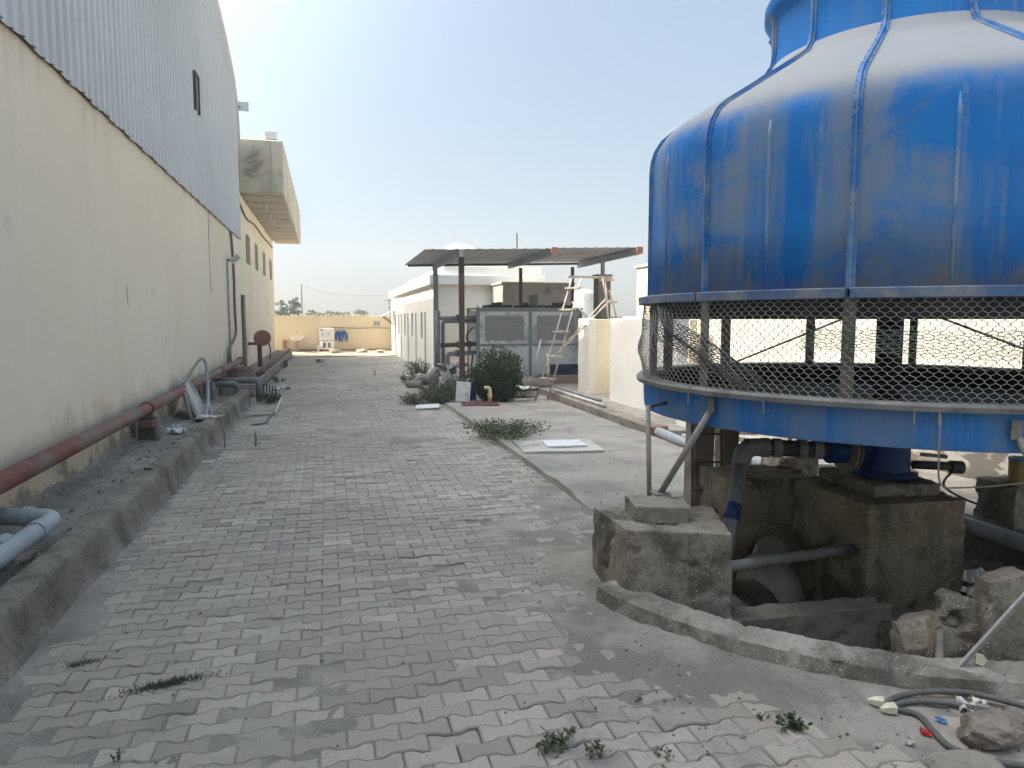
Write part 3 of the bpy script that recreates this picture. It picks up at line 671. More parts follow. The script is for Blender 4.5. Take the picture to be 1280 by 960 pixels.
# brown clay collar and grey bent pipes at the end of the bed
t = thing('valve_chamber', 'brown round valve chamber at the end of the fire pipe', 'chamber', (-1.83, 16.6, .05))
MB().lathe([(.30, .05), (.29, .5), (.31, .52), (.31, .56), (.22, .56), (.22, .4)], (-1.83, 16.6), 28).build('barrel', 'brown_clay', t, auto=40)
MB().cyl((-1.83, 16.6, .40), .215, .02, 24).build('lid', 'dark_metal', t)
def bent(lbl, x0, x1, y, z, zb, r):
    t_ = thing('drain_pipe', lbl, 'pipe', ((x0 + x1) / 2, y, 0), 'grey drain pipes at the end of the kerb')
    MB().tube(elbow((x0, y, z), (x1, y, z), (x1, y, zb), .11), r, 14).build('pipe', 'dirty_pvc', t_, smooth=True)
    mb = MB(); mb.cyl((x1 - .16, y, z), r * 1.18, .05, 14, 'x'); mb.cyl((x1, y, z - .19), r * 1.18, .05, 14, 'z'); mb.build('socket', 'dirty_pvc', t_, auto=40)
bent('grey elbow pipe nearest the brown chamber, dropping behind the kerb end', -2.15, -1.62, 14.2, .40, -.02, .055)
bent('grey elbow pipe dropping onto the paving past the kerb end', -2.15, -1.30, 14.75, .42, -.02, .06)
mb = MB()
for i in range(5): mb.box(-1.24 + i * .055, -1.215 + i * .055, 14.9, 14.93, -.01, .33 - .012 * i)
mb.box(-1.26, -.99, 14.895, 14.935, .10, .13)
tag(mb.build('drain_grating', 'dark_metal'), 'upright dark iron grating beside the grey elbow pipes', 'grating')

# panel, U pipe, PVC pipes at left edge, rubbish on the bed
t = thing('stone_slab', 'thin grey stone slab leaning on the red pipe', 'slab', (-1.85, 11.2, .2))
mb = MB(); mb.prism([(-.02, -.36), (.02, -.36), (.02, .36), (-.02, .36)], 0, .01)
M = Matrix.Translation((-1.80, 11.3, .2)) @ Matrix.Rotation(R_(-24), 4, 'Y')
mb = MB(); vs = [(-.018, -.33, .0), (-.018, -.22, .44), (-.018, .28, .56), (-.018, .42, .30), (-.018, .2, .0)]
vv = [M @ Vector(v) for v in vs] + [M @ Vector((.018, v[1], v[2])) for v in vs]
mb.add(vv, [(0, 1, 2, 3, 4), (9, 8, 7, 6, 5)] + [(i, 5 + i, 5 + (i + 1) % 5, (i + 1) % 5) for i in range(5)]); mb.build('sheet', 'pale_concrete', t)
t = thing('stone_slab', 'dark narrow slab standing behind the leaning grey slab', 'slab', (-1.95, 11.0, .2))
MB().obox((-1.93, 10.98, .38), (.03, .22, .42), (0, R_(-14), 0)).build('sheet', 'kerb_concrete', t)
t = thing('plumbing_pipe', 'thin grey plumbing pipe bent over the red pipe and down to the bed', 'pipe', (-1.75, 11.7, .2))
MB().tube(bez([(-2.12, 11.35, .62), (-2.02, 11.7, .78), (-1.93, 12.1, .97), (-1.86, 12.15, .93), (-1.80, 11.9, .72), (-1.74, 11.5, .42), (-1.70, 11.0, .22)]), .022, 8).build('pipe', 'grey_pvc', t, smooth=True)
MB().tube(bez([(-1.76, 11.6, .5), (-1.73, 11.5, .36), (-1.66, 11.3, .23), (-1.62, 11.1, .21)]), .012, 6).build('branch', 'white_pvc', t, smooth=True)
MB().cyl((-2.03, 11.68, .76), .03, .06, 10, 'y').build('joint', 'grey_pvc', t)

def pvc(lbl, pts, r, mat='grey_pvc'):
    t_ = thing('pvc_pipe', lbl, 'pipe', pts[0], 'grey pvc pipes on the bed')
    p = []
    MB().tube(pts, r, 18).build('pipe', mat, t_, smooth=True); return t_
t = pvc('thick grey pvc pipe with an elbow, resting on the near end of the bed', elbow((-1.74, 2.6, .345), (-1.69, 5.06, .345), (-2.16, 5.14, .365), .12, 8), .055)
MB().tube([(-1.697, 4.72, .345), (-1.6955, 4.79, .345)], .064, 18).build('socket', 'grey_pvc', t, auto=40)
MB().tube([(-1.83, 5.085, .352), (-1.88, 5.093, .354)], .064, 18).build('socket', 'grey_pvc', t, auto=40)
t = pvc('shorter grey pvc pipe lying behind the elbowed pipe', [(-1.84, 2.6, .31), (-1.825, 4.62, .31)], .05)
MB().tube([(-1.826, 4.53, .31), (-1.825, 4.67, .31)], .058, 18).build('socket', 'grey_pvc', t, auto=40)

def scrap(name, lbl, cat, x, y, z, w, h, mat, seed, grp=None, amp=.03, thick=.004):
    """crumpled sheet lying on the ground"""
    rnd = random.Random(seed); n = 5; a0 = rnd.random() * 6
    mb = MB(); top = []
    for j in range(n + 1):
        for i in range(n + 1):
            u, v = (i / n - .5) * w * (1 + .25 * rnd.uniform(-1, 1)), (j / n - .5) * h * (1 + .25 * rnd.uniform(-1, 1))
            top.append((x + u * math.cos(a0) - v * math.sin(a0), y + u * math.sin(a0) + v * math.cos(a0), z + .004 + amp * rnd.random()))
    vs = top + [(p[0], p[1], p[2] - thick) for p in top]; m = (n + 1) ** 2; fs = []
    for j in range(n):
        for i in range(n):
            a = j * (n + 1) + i; fs.append((a, a + 1, a + n + 2, a + n + 1)); fs.append((m + a, m + a + n + 1, m + a + n + 2, m + a + 1))
    ring = [i for i in range(n)] + [i * (n + 1) + n for i in range(n)] + [n * (n + 1) + n - i for i in range(n)] + [(n - i) * (n + 1) for i in range(n)]
    for i in range(len(ring)): a, b = ring[i], ring[(i + 1) % len(ring)]; fs.append((a, m + a, m + b, b))
    mb.add(vs, fs); return tag(mb.build(name, mat, smooth=False), lbl, cat, grp)
scrap('plastic_scrap', 'flat white plastic scrap on the kerb by the plumbing pipe', 'litter', -1.56, 10.45, .27, .14, .34, 'litter_white', 1)
scrap('plastic_scrap', 'bluish plastic scrap on the bed below the plumbing pipe', 'litter', -1.70, 10.75, .20, .16, .3, 'tarp', 2, amp=.05)
scrap('plastic_scrap', 'crumpled white plastic on the bed before the leaning slab', 'litter', -1.84, 9.55, .20, .13, .2, 'litter_white', 3, amp=.07)
scrap('plastic_scrap', 'small pale scrap at the wall foot of the bed', 'litter', -1.90, 9.95, .2, .08, .12, 'litter_white', 4, amp=.05)

def rock(name, lbl, cat, c, size, mat, seed, grp=None, sub=4, amp=.28, flat=.0):
    bm = bmesh.new(); bmesh.ops.create_icosphere(bm, subdivisions=sub, radius=.5)
    rnd = random.Random(seed); rot = Matrix.Rotation(rnd.random() * 6, 3, 'Z')
    off = Vector((seed * 3.7, seed * 1.3, seed * .7))
    # facet it: clip by random planes
    pl = [(Vector((rnd.gauss(0, 1), rnd.gauss(0, 1), rnd.gauss(0, 1))).normalized(), rnd.uniform(.26, .42)) for _ in range(9)]
    for v in bm.verts:
        for nrm, d in pl:
            k = v.co.dot(nrm)
            if k > d: v.co -= nrm * (k - d)
        v.co *= 1 + amp * .30 * mnoise.fractal(v.co * 4 + off, 1, 2, 3) + .05 * mnoise.fractal(v.co * 14 + off, 1, 2, 3)
        v.co = rot @ v.co
        v.co = Vector((v.co.x * size[0] * 1.25, v.co.y * size[1] * 1.25, v.co.z * size[2] * 1.25))
    zm = min(v.co.z for v in bm.verts)
    for v in bm.verts: v.co.z -= zm
    me = bpy.data.meshes.new(name); bm.to_mesh(me); bm.free(); me.materials.append(MATS[mat])
    o = bpy.data.objects.new(name, me); COL.objects.link(o); o.location = c; WPOS[o.name] = tuple(c)
    return tag(o, lbl, cat, grp)

# ------------------------------------------------------------------ COOLING TOWER
ct = thing('cooling_tower', 'large blue bottle shaped cooling tower with a mesh band above its basin', 'cooling tower', (TX, TY, .47))
C2 = (TX, TY)
SEAM0 = -138.5
prof = [(1.63, 1.75), (1.63, 2.1), (1.63, 2.40), (1.63, 2.60), (1.623, 2.67), (1.603, 2.735), (1.562, 2.80), (1.50, 2.85), (1.40, 2.91), (1.20, 3.03), (1.0, 3.15), (.88, 3.228), (.838, 3.292)]
def lobe(a, z, r):
    k = math.cos(6 * (a - R_(SEAM0 + 15)) * 1.0) ** 2      # panels belly out between the seams
    return .014 * k if z < 3.2 else .004 * k
mb = MB(); mb.lathe(prof, C2, 144, lobe=lobe); shell = mb.build('shell', 'tower_blue', ct, smooth=True)
so = shell.modifiers.new('thickness', 'SOLIDIFY'); so.thickness = .012; so.offset = -1
nprof = [(.836, 3.284), (.826, 3.37), (.826, 3.54), (.836, 3.59), (.866, 3.63), (.878, 3.65), (.878, 3.71), (.84, 3.71), (.80, 3.6), (.795, 3.33)]
mb = MB(); mb.lathe(nprof, C2, 96); mb.build('neck', 'tower_neck', ct, auto=40)
# seam flanges with bolts
full = prof + [(.826, 3.37), (.826, 3.54), (.836, 3.59), (.86, 3.625)]
for k in range(12):
    a = R_(SEAM0 + 30 * k); er = Vector((math.cos(a), math.sin(a), 0)); et = Vector((-math.sin(a), math.cos(a), 0))
    mb = MB(); vs = []
    P = [Vector((TX, TY, 0)) + er * r + Vector((0, 0, z)) for r, z in full]
    N = []
    for i in range(len(full)):
        d = Vector((full[min(i + 1, len(full) - 1)][0] - full[max(i - 1, 0)][0], full[min(i + 1, len(full) - 1)][1] - full[max(i - 1, 0)][1]))
        d.normalize(); N.append((er * d.y + Vector((0, 0, -d.x))).normalized())
    def strip(w0, h, inset):
        vs = []
        for p, nn in zip(P, N):
            vs += [p - et * w0 - nn * inset, p - et * w0 + nn * h, p + et * w0 + nn * h, p + et * w0 - nn * inset]
        m = len(P); mb.add(vs, [(4 * i + j, 4 * i + (j + 1) % 4, 4 * i + 4 + (j + 1) % 4, 4 * i + 4 + j) for i in range(m - 1) for j in range(4)] + [(3, 2, 1, 0), tuple(4 * (m - 1) + j for j in range(4))])
    strip(.022, .008, .015); strip(.006, .024, .01)
    sf = mb.build('seam_flange', 'tower_seam', ct)
    mb = MB(); acc = 0
    for i in range(len(P) - 1):
        L = (P[i + 1] - P[i]).length; nst = max(1, int(round(L / .13)))
        for q in range(nst):
            c = P[i].lerp(P[i + 1], (q + .5) / nst)
            for sg in (-1, 1): mb.tube([c + et * sg * .019 + N[i] * .010, c + et * sg * .019 + N[i] * .014], .0045, 6)
    mb.build('bolt_row', 'galvanised', sf)
    # stiffening rib in the middle of each panel
    a2 = a + R_(15); e2 = Vector((math.cos(a2), math.sin(a2), 0))
    mb = MB(); mb.tube([Vector((TX, TY, z)) + e2 * r for r, z in ((1.642, 1.78), (1.643, 2.1), (1.643, 2.42), (1.643, 2.56), (1.638, 2.64))], [.008, .009, .010, .013, .006], 8)
    mb.build('stiffener_rib', 'tower_seam', ct, smooth=True)
    # skirt flange piece between two seams
    mb = MB(); mb.lathe([(1.62, 1.745), (1.70, 1.755), (1.708, 1.75), (1.705, 1.705), (1.69, 1.70), (1.62, 1.72)], C2, 12, a + R_(.35), a + R_(29.65), close=True,
                        lobe=lambda aa, z, r: .004 * math.sin(aa * 40 + z * 9))
    mb.build('skirt_flange', 'tower_flange', ct, auto=40)
    # upright of the air inlet
    mb = MB(); c = Vector((TX, TY, 0)) + er * 1.625
    A = math.atan2(er.y, er.x); mb.obox((c.x, c.y, 1.455), (.012, .062, .52), (0, 0, A)); c2 = c - er * .025 - et * .025; mb.obox((c2.x, c2.y, 1.455), (.05, .012, .52), (0, 0, A))
    mb.build('inlet_post', 'galvanised' if k % 3 else 'grey_post', ct)
# inside: fill pack, curtain, basin
MB().lathe([(.10, 1.80), (1.60, 1.80), (1.60, 1.60), (1.56, 1.60), (1.54, 1.72), (.10, 1.74)], C2, 64, close=True).build('fill_pack', 'dark_inside', ct)
MB().lathe([(1.655, 1.17), (1.66, 1.10), (1.655, 1.0), (1.648, .975), (1.60, .965), (1.0, .93), (.17, .90), (.17, .96), (1.0, .99), (1.58, 1.04), (1.60, 1.17)], C2, 120, close=True).build('basin', 'tower_basin', ct, auto=45)
MB().lathe([(1.585, 1.168), (1.585, 1.20), (1.70, 1.205), (1.715, 1.19), (1.71, 1.165), (1.66, 1.158)], C2, 120, close=True, lobe=lambda a, z, r: .006 * mnoise.noise(Vector((a * 9, z * 3, 1)))).build('basin_lip', 'net_lip', ct, auto=50)
MB().cyl((TX, TY, .98), .085, .80, 20).build('riser_pipe', 'dark_metal', ct, smooth=True)
# radial tie bars inside
mb = MB()
for k in (1, 4):
    a = R_(SEAM0 + 60 * k + 12); mb.tube([(TX + .09 * math.cos(a), TY + .09 * math.sin(a), 1.70), (TX + 1.55 * math.cos(a), TY + 1.55 * math.sin(a), 1.12)], .008, 6)
mb.build('tie_bar', 'grey_post', ct)
# honeycomb net round the inlet
def net(name, mat, s, r_w, fpos, n_w, n_s, amp, steps=(.25, .25)):
    """wires zigzag and touch their neighbours; fpos(u, v) -> 3-D point, u in wire units, v in steps"""
    V = []; F = []
    pat = [.5, .5, -.5, -.5]
    for i in range(n_w):
        sg = 1 if i % 2 == 0 else -1
        pts = []
        for j in range(n_s + 1):
            pts.append(fpos(i + sg * pat[j % 4] * amp, j))
        o = len(V)
        for j, p in enumerate(pts):
            t = (Vector(pts[min(j + 1, n_s)]) - Vector(pts[max(j - 1, 0)])).normalized(); nrm = Vector((p[0] - TX, p[1] - TY, 0)).normalized()
            u = t.cross(nrm).normalized(); w = t.cross(u)
            for k in range(3):
                a = 2.094 * k; V.append(tuple(Vector(p) + (u * math.cos(a) + w * math.sin(a)) * r_w))
        for j in range(n_s):
            for k in range(3): F.append((o + 3 * j + k, o + 3 * j + (k + 1) % 3, o + 3 * j + 3 + (k + 1) % 3, o + 3 * j + 3 + k))
    mb = MB(); mb.add(V, F); return mb.build(name, mat, ct)
NW = 440
def band(u, j, ns=46):
    a = 2 * math.pi * u / NW; zc = j / ns
    dz = (.004 if (j % 4) in (0, 2) else -.004) * 0
    z = 1.195 + .515 * zc + .010 * mnoise.noise(Vector((math.cos(a) * 3, math.sin(a) * 3, zc * 2)))
    d = math.degrees(a) % 360; d = d - 360 if d > 300 else d
    bulge = .085 * math.exp(-((d - 172) / 11) ** 2) * math.exp(-((zc - .38) / .24) ** 2) + .03 * math.exp(-((d - 178) / 8) ** 2) * math.exp(-((zc - .75) / .1) ** 2)
    r = 1.672 + bulge + .010 * mnoise.noise(Vector((math.cos(a) * 6, math.sin(a) * 6, zc * 3 + 5)))
    aa = a + .006 * mnoise.noise(Vector((math.cos(a) * 5, math.sin(a) * 5, zc * 3 + 9)))
    return (TX + r * math.cos(aa), TY + r * math.sin(aa), z)
net('mesh_screen', 'net_wire', 1, .0018, band, NW, 46, .9)
def fold(u, j):
    s = j / 60; w = u / 26                                       # slack second layer hanging across the left side
    a = R_(171 + 34 * s + 5 * (w - .5)); z = 1.70 - .46 * s + .13 * (w - .5) * (1 - .3 * s) + .0
    r = 1.655 + .05 * math.sin(w * 9 + s * 5) * .5 + .07 * math.exp(-((s - .35) / .2) ** 2)
    return (TX + r * math.cos(a), TY + r * math.sin(a), max(1.2, z))
net('net_fold', 'dark_net', 1, .0036, fold, 26, 60, .9)
def drape(u, j):
    s = j / 110; w = u / 16
    a = R_(-146 + 62 * s); zc = 1.50 + .14 * s ** 1.5 - .05 * math.sin(s * 3.1) + .05 * math.sin(s * 9) * .3
    z = zc + (w - .5) * (.10 + .08 * s); r = 1.684 + .012 * math.sin(s * 20 + w * 4)
    return (TX + r * math.cos(a), TY + r * math.sin(a), min(1.71, z))
net('net_patch', 'green_net', 1, .0017, drape, 16, 110, .9)

# outlet column, branch pipe
colm = MB().lathe([(.0, .53), (.215, .53), (.215, .555), (.165, .56), (.160, .93), (.165, .96)], C2, 40).build('outlet_column', 'deep_blue', ct, auto=40)
FA = Vector((-.97, .05, 0)).normalized()                          # the branch leaves to the left, away from the road
b0 = Vector((TX, TY, .70)) + FA * .14
br = MB().tube([b0, b0 + FA * .30], .085, 18).build('outlet_branch', 'deep_blue', ct, smooth=True)
MB().tube([b0 + FA * .13, b0 + FA * .15], .150, 28).build('flange', 'dark_metal', br, auto=40)
MB().tube([b0 + FA * .16, b0 + FA * .18], .150, 28).build('flange', 'grey_post', br, auto=40)
# legs
def leg(a, b, r=.019):
    l = MB().tube([a, b], r, 10).build('leg', 'galvanised', ct, smooth=True)
    d = (Vector(b) - Vector(a)).normalized(); A = math.atan2(a[1] - TY, a[0] - TX)
    mb = MB(); mb.obox((a[0] + math.cos(A) * .018, a[1] + math.sin(A) * .018, a[2] + .01), (.010, .045, .09), (0, 0, A)); mb.build('bracket', 'grey_post', l); MB().obox((b[0], b[1], b[2] + .004), (.10, .10, .012)).build('foot_plate', 'grey_post', l)
leg((2.145, 3.70, 1.10), (1.97, 4.00, .527))
leg((*pol(1.672, -113.5), 1.08), (3.32, 2.38, .44))
leg((*pol(1.672, -64), 1.08), (4.72, 2.4, .3))
leg((*pol(1.672, 16), 1.08), (5.65, 4.55, .3))
leg((*pol(1.672, 76), 1.08), (4.35, 6.05, .3))
st = MB().tube([(1.945, 4.095, .43), (1.955, 4.16, 1.06)], .016, 8).build('standpipe', 'galvanised', ct, smooth=True)
MB().tube([(1.955, 4.16, 1.05), (2.10, 4.18, 1.07)], .012, 6).build('bracket', 'dark_metal', st)
mb = MB()
for d in (-152, -128, -124.5, -97, -170): x, y = pol(1.70, d); mb.tube([(x, y, 1.20), (x, y, 1.10)], .005, 5)
mb.build('lip_clip', 'galvanised', ct)
mb = MB(); mb.tube(bez([(*pol(1.70, -124.3), 1.15), (*pol(1.69, -124.2), .95), (*pol(1.60, -123), .80), (*pol(1.35, -117), .735), (*pol(1.2, -100), .73), (*pol(1.25, -70), .76)]), .0045, 5); mb.build('hanging_wire', 'galvanised', ct)

# ------------------------------------------------------------------ footings, pillars, pit contents
def block(name, lbl, cat, poly, z0, z1, mat, cap=None, seed=1, grp=None, top=.94, rough=.009):
    t_ = thing(name, lbl, cat, (sum(p[0] for p in poly) / len(poly), sum(p[1] for p in poly) / len(poly), z0), grp)
    cx, cy = WPOS[t_.name][:2]
    tp = [(cx + (p[0] - cx) * top, cy + (p[1] - cy) * top) for p in poly]
    mb = MB(); n_ = len(poly); vs = [(p[0], p[1], z0) for p in poly] + [(p[0], p[1], z1) for p in tp]
    mb.add(vs, [tuple(range(n_ - 1, -1, -1)), tuple(range(n_, 2 * n_))] + [(i, (i + 1) % n_, n_ + (i + 1) % n_, n_ + i) for i in range(n_)])
    mb.build('base', mat, t_, bevel=.006, cuts=5, rough=rough, seed=seed, rscale=13, auto=32, chips=.11, minlen=.03)
    if cap:
        mb = MB(); mb.prism(cap[0], cap[1], cap[2]); mb.build('cap', cap[3] if len(cap) > 3 else mat, t_, bevel=.005, cuts=4, rough=.007, seed=seed + 3, rscale=14, auto=32, chips=.07, minlen=.025)
    return t_
G_ = 'concrete footings of the cooling tower'
block('concrete_footing', 'squat weathered concrete footing with a cap, standing at the paving edge', 'footing', [(1.585, 3.62), (2.12, 3.40), (2.32, 3.98), (1.58, 4.16)], -.25, .435, 'old_concrete',
      ([(1.70, 3.76), (1.99, 3.66), (2.10, 3.95), (1.75, 4.03)], .425, .525, 'kerb_concrete'), 1, G_, .97)
block('concrete_footing', 'big mossy concrete footing carrying the blue outlet column', 'footing', [(3.22, 3.68), (3.90, 3.60), (4.12, 4.34), (3.22, 4.44)], -.45, .455, 'mossy_concrete',
      ([(3.40, 3.84), (3.86, 3.78), (3.98, 4.40), (3.44, 4.44)], .45, .53, 'old_concrete'), 2, G_, .97, .012)
block('concrete_footing', 'dark concrete footing behind the sloping dark pipe', 'footing', [(2.78, 4.50), (3.48, 4.44), (3.56, 4.98), (2.80, 5.02)], -.45, .45, 'mossy_concrete', None, 3, G_, .98)
block('concrete_footing', 'concrete footing hidden low at the right end of the ring kerb', 'footing', [(3.10, 2.15), (3.60, 2.1), (3.65, 2.58), (3.15, 2.62)], -.25, .44, 'old_concrete', None, 4, G_)
block('concrete_footing', 'dark concrete footing topped by a tan can near the peeling wall', 'footing', [(4.80, 4.05), (5.20, 3.98), (5.28, 4.40), (4.86, 4.46)], -.3, .38, 'old_concrete', None, 5, G_)
for i, (x, y, r_) in enumerate([(4.72, 2.4, .2), (5.65, 4.55, .2), (4.35, 6.05, .2)]):
    block('leg_base', ['small concrete leg base beyond the right end of the pit', 'small concrete leg base near the peeling wall', 'small concrete leg base behind the tower', 'small concrete leg base left of the tall grey pillar'][i], 'footing',
          [(x - r_, y - r_), (x + r_, y - r_), (x + r_, y + r_), (x - r_, y + r_)], -.2, .30, 'old_concrete', None, 10 + i, 'small bases of the tower legs')
t = thing('paint_can', 'tan paint can with a blue rim standing on a dark footing', 'can', (5.03, 4.22, .38))
MB().cyl((5.03, 4.22, .38), .075, .17, 20).build('body', 'tan_ceramic', t, smooth=False); MB().lathe([(.079, .545), (.079, .565), (.06, .565), (.06, .545)], (5.03, 4.22), 20, close=True).build('rim', 'litter_blue', t)
def pillar(lbl, x0, x1, y0, y1, h, mat='grey_post'):
    t_ = thing('concrete_pillar', lbl, 'pillar', ((x0 + x1) / 2, (y0 + y1) / 2, -.1), 'pillars under the tower')
    MB().box(x0, x1, y0, y1, -.1, h).build('shaft', mat, t_, bevel=.012, cuts=3, rough=.008)
    MB().box(x0 - .03, x1 + .03, y0 - .03, y1 + .03, h, h + .03).build('head', 'dark_metal', t_)
pillar('pale concrete pillar with a small ladder on it, left of the footings', 3.02, 3.22, 5.50, 5.68, .90)
pillar('dark square pillar behind the pale pillar under the basin', 3.36, 3.52, 5.60, 5.76, .90, 'kerb_concrete')
t = thing('steel_ladder', 'small rusty steel ladder against the pale concrete pillar', 'ladder', (3.08, 5.44, 0))
A, B = Vector((2.96, 5.40, 0)), Vector((3.20, 5.34, 0))
for p in (A, B): MB().tube([p - Vector((0, 0, .02)), p + Vector((.02, .08, .92))], .011, 6).build('rail', 'rusty_post', t)
for k in range(4): d = Vector((.0, .02, .16 + .24 * k)); MB().tube([A + d, B + d], .009, 6).build('rung', 'rusty_post', t)

# dark suction pipe: from the branch flange to an elbow, then down into the pit
e0 = b0 + FA * .20; e1 = b0 + FA * .84
t = thing('suction_pipe', 'dark suction pipe from the blue column with an elbow down behind the near footing', 'pipe', (2.8, 4.4, 0))
lo = Vector((2.50, 4.13, .02)); corner = Vector((2.80, 4.40, .715))
MB().tube(elbow(e0, e0 + (corner - e0) * .5, corner, .08), .058, 16).build('pipe', 'dark_metal', t, smooth=True)
MB().tube(elbow(corner + (e0 - corner).normalized() * .12, corner, corner + (lo - corner).normalized() * .14, .085), .064, 16).build('elbow', 'dirty_pvc', t, smooth=True)
MB().tube([corner + (lo - corner).normalized() * .14, lo], .052, 16).build('down_pipe', 'dirty_pvc', t, smooth=True)
pm = corner.lerp(lo, .52); MB().tube([pm, corner.lerp(lo, .66)], .0555, 16).build('blue_band', 'blue_plastic', t, smooth=True)
for q in (.2, .36, .62, .74): c = e0.lerp(corner, q); MB().tube([c, c + (corner - e0).normalized() * .055], .068, 16).build('coupling', 'dirty_pvc', t, auto=40)
tag(MB().tube([(2.20, 3.74, .12), (3.24, 3.83, .13)], .034, 14).build('crossing_pipe', 'dirty_pvc', smooth=True), 'straight grey pipe spanning the pit between the two front footings', 'pipe')
block('low_wall', 'low rough concrete wall on the pit floor between the front footings', 'wall', [(2.10, 3.50), (3.24, 3.46), (3.24, 3.62), (2.12, 3.70)], -.5, -.10, 'kerb_concrete', None, 21, None, .99, .012)
block('foundation_ledge', 'broken concrete ledge under the mossy footing', 'ledge', [(3.12, 3.44), (3.98, 3.36), (4.02, 3.60), (3.14, 3.66)], -.5, -.17, 'pit_soil', None, 22, None, .96, .03)
t = thing('valve', 'dark gate valve on a pipe stub right of the blue column', 'valve', (3.98, 4.02, .55))
MB().tube([(3.90, 4.06, .60), (4.22, 3.98, .585)], .03, 12).build('body', 'dark_metal', t, smooth=True)
MB().tube([(4.15, 3.995, .585), (4.23, 3.975, .58)], .045, 12).build('collar', 'dark_metal', t, auto=40)
MB().tube([(4.0, 4.10, .66), (4.16, 4.05, .645), (4.17, 4.04, .64)], .014, 8).build('tap', 'galvanised', t)
tag(MB().tube(bez([(4.2, 3.99, .58), (4.9, 4.75, .22), (5.25, 4.55, .06), (5.9, 3.9, .03)]), .010, 6).build('black_hose', 'cable_grey'), 'thin black hose running from the valve towards the peeling wall', 'hose')

# pipes along the back of the pit and to the north
GP = 'grey pipes lying along the back of the pit'
tag(MB().tube([(4.62, 1.2, .04), (4.66, 4.5, .05), (4.5, 6.2, .07), (4.22, 8.0, .09), (4.27, 8.75, .10)], .062, 16).build('drain_pipe', 'grey_pvc', smooth=True), 'thick pale grey pipe along the ground from the brick kerb to the pit', 'pipe', GP)
tag(MB().tube([(4.82, 1.2, .04), (4.86, 4.0, .04), (4.75, 5.2, .05)], .042, 14).build('drain_pipe', 'dirty_pvc', smooth=True), 'thinner darker pipe beside the thick one behind the mossy footing', 'pipe', GP)
GB = 'old pipes lying beyond the tower'
for i, (a, b, m, l) in enumerate([((4.55, 8.6, .06), (5.7, 6.1, .06), 'white_pvc', 'white pipe lying on the yard beyond the tower, nearest to it'), ((4.75, 8.75, .05), (5.9, 6.3, .05), 'cable_grey', 'dark pipe lying on the yard beside the white pipe'), ((4.9, 9.0, .06), (6.0, 6.6, .06), 'white_pvc', 'white pipe lying on the yard closest to the boundary wall')]):
    tag(MB().tube([a, b], .03, 10).build('yard_pipe', m, smooth=True), l, 'pipe', GB)
t = block('concrete_step', 'low pale concrete step lit up behind the footings', 'step', [(4.45, 6.3), (4.98, 6.05), (5.1, 6.45), (4.5, 6.7)], -.05, .15, 'pale_concrete', None, 31)

# leaning broken slabs at the right end of the pit
def slab(lbl, pts, thick, lean, rz, loc, mat='old_concrete', seed=1):
    M = Matrix.Translation(loc) @ Matrix.Rotation(rz, 4, 'Z') @ Matrix.Rotation(lean, 4, 'X')
    n_ = len(pts); mb = MB(); vs = [M @ Vector((x, -thick / 2, z)) for x, z in pts] + [M @ Vector((x, thick / 2, z)) for x, z in pts]
    mb.add(vs, [tuple(range(n_)), tuple(range(2 * n_ - 1, n_ - 1, -1))] + [(i, n_ + i, n_ + (i + 1) % n_, (i + 1) % n_) for i in range(n_)])
    o = mb.build('broken_slab', mat, bevel=.006, cuts=4, rough=.014, seed=seed, rscale=12, auto=32, chips=.12, minlen=.03)
    return tag(o, lbl, 'slab', 'broken concrete slabs leaning in the pit')
slab('upright broken slab with a jagged top, left of the biggest slab', [(-.13, 0), (.16, 0), (.17, .30), (.10, .36), (-.02, .39), (-.05, .37), (-.10, .20)], .09, R_(-8), R_(-20), (2.86, 2.68, -.09), seed=2)
slab('biggest broken slab standing at the right end of the ring kerb', [(-.18, 0), (.4, 0), (.4, .48), (.12, .52), (.0, .50), (-.15, .46), (-.17, .2)], .14, R_(-6), R_(-22), (3.10, 2.56, -.08), seed=3)
rock('broken_slab', 'rounded lump of concrete leaning left of the jagged slab', 'slab', (2.82, 2.86, -.28), (.30, .26, .36), 'old_concrete', 4, 'broken concrete slabs leaning in the pit')
slab('flat broken slab lying behind the jagged slab in the pit', [(-.3, 0), (.3, 0), (.28, .1), (-.28, .12)], .35, R_(4), R_(-14), (3.85, 3.25, -.34), 'kerb_concrete', 6)
tag(MB().obox((2.81, 2.43, .245), (.028, .014, .56), (R_(12), R_(46), R_(14))).build('angle_bar', 'galvanised', bevel=.002), 'grey steel bar leaning from the ring kerb onto the biggest slab', 'bar')
tag(MB().tube([(2.62, 2.52, .03), (2.78, 2.68, .10), (2.84, 2.74, .17)], .018, 8).build('pipe_stub', 'grey_post'), 'short grey pipe stub lying between kerb and jagged slab', 'pipe')

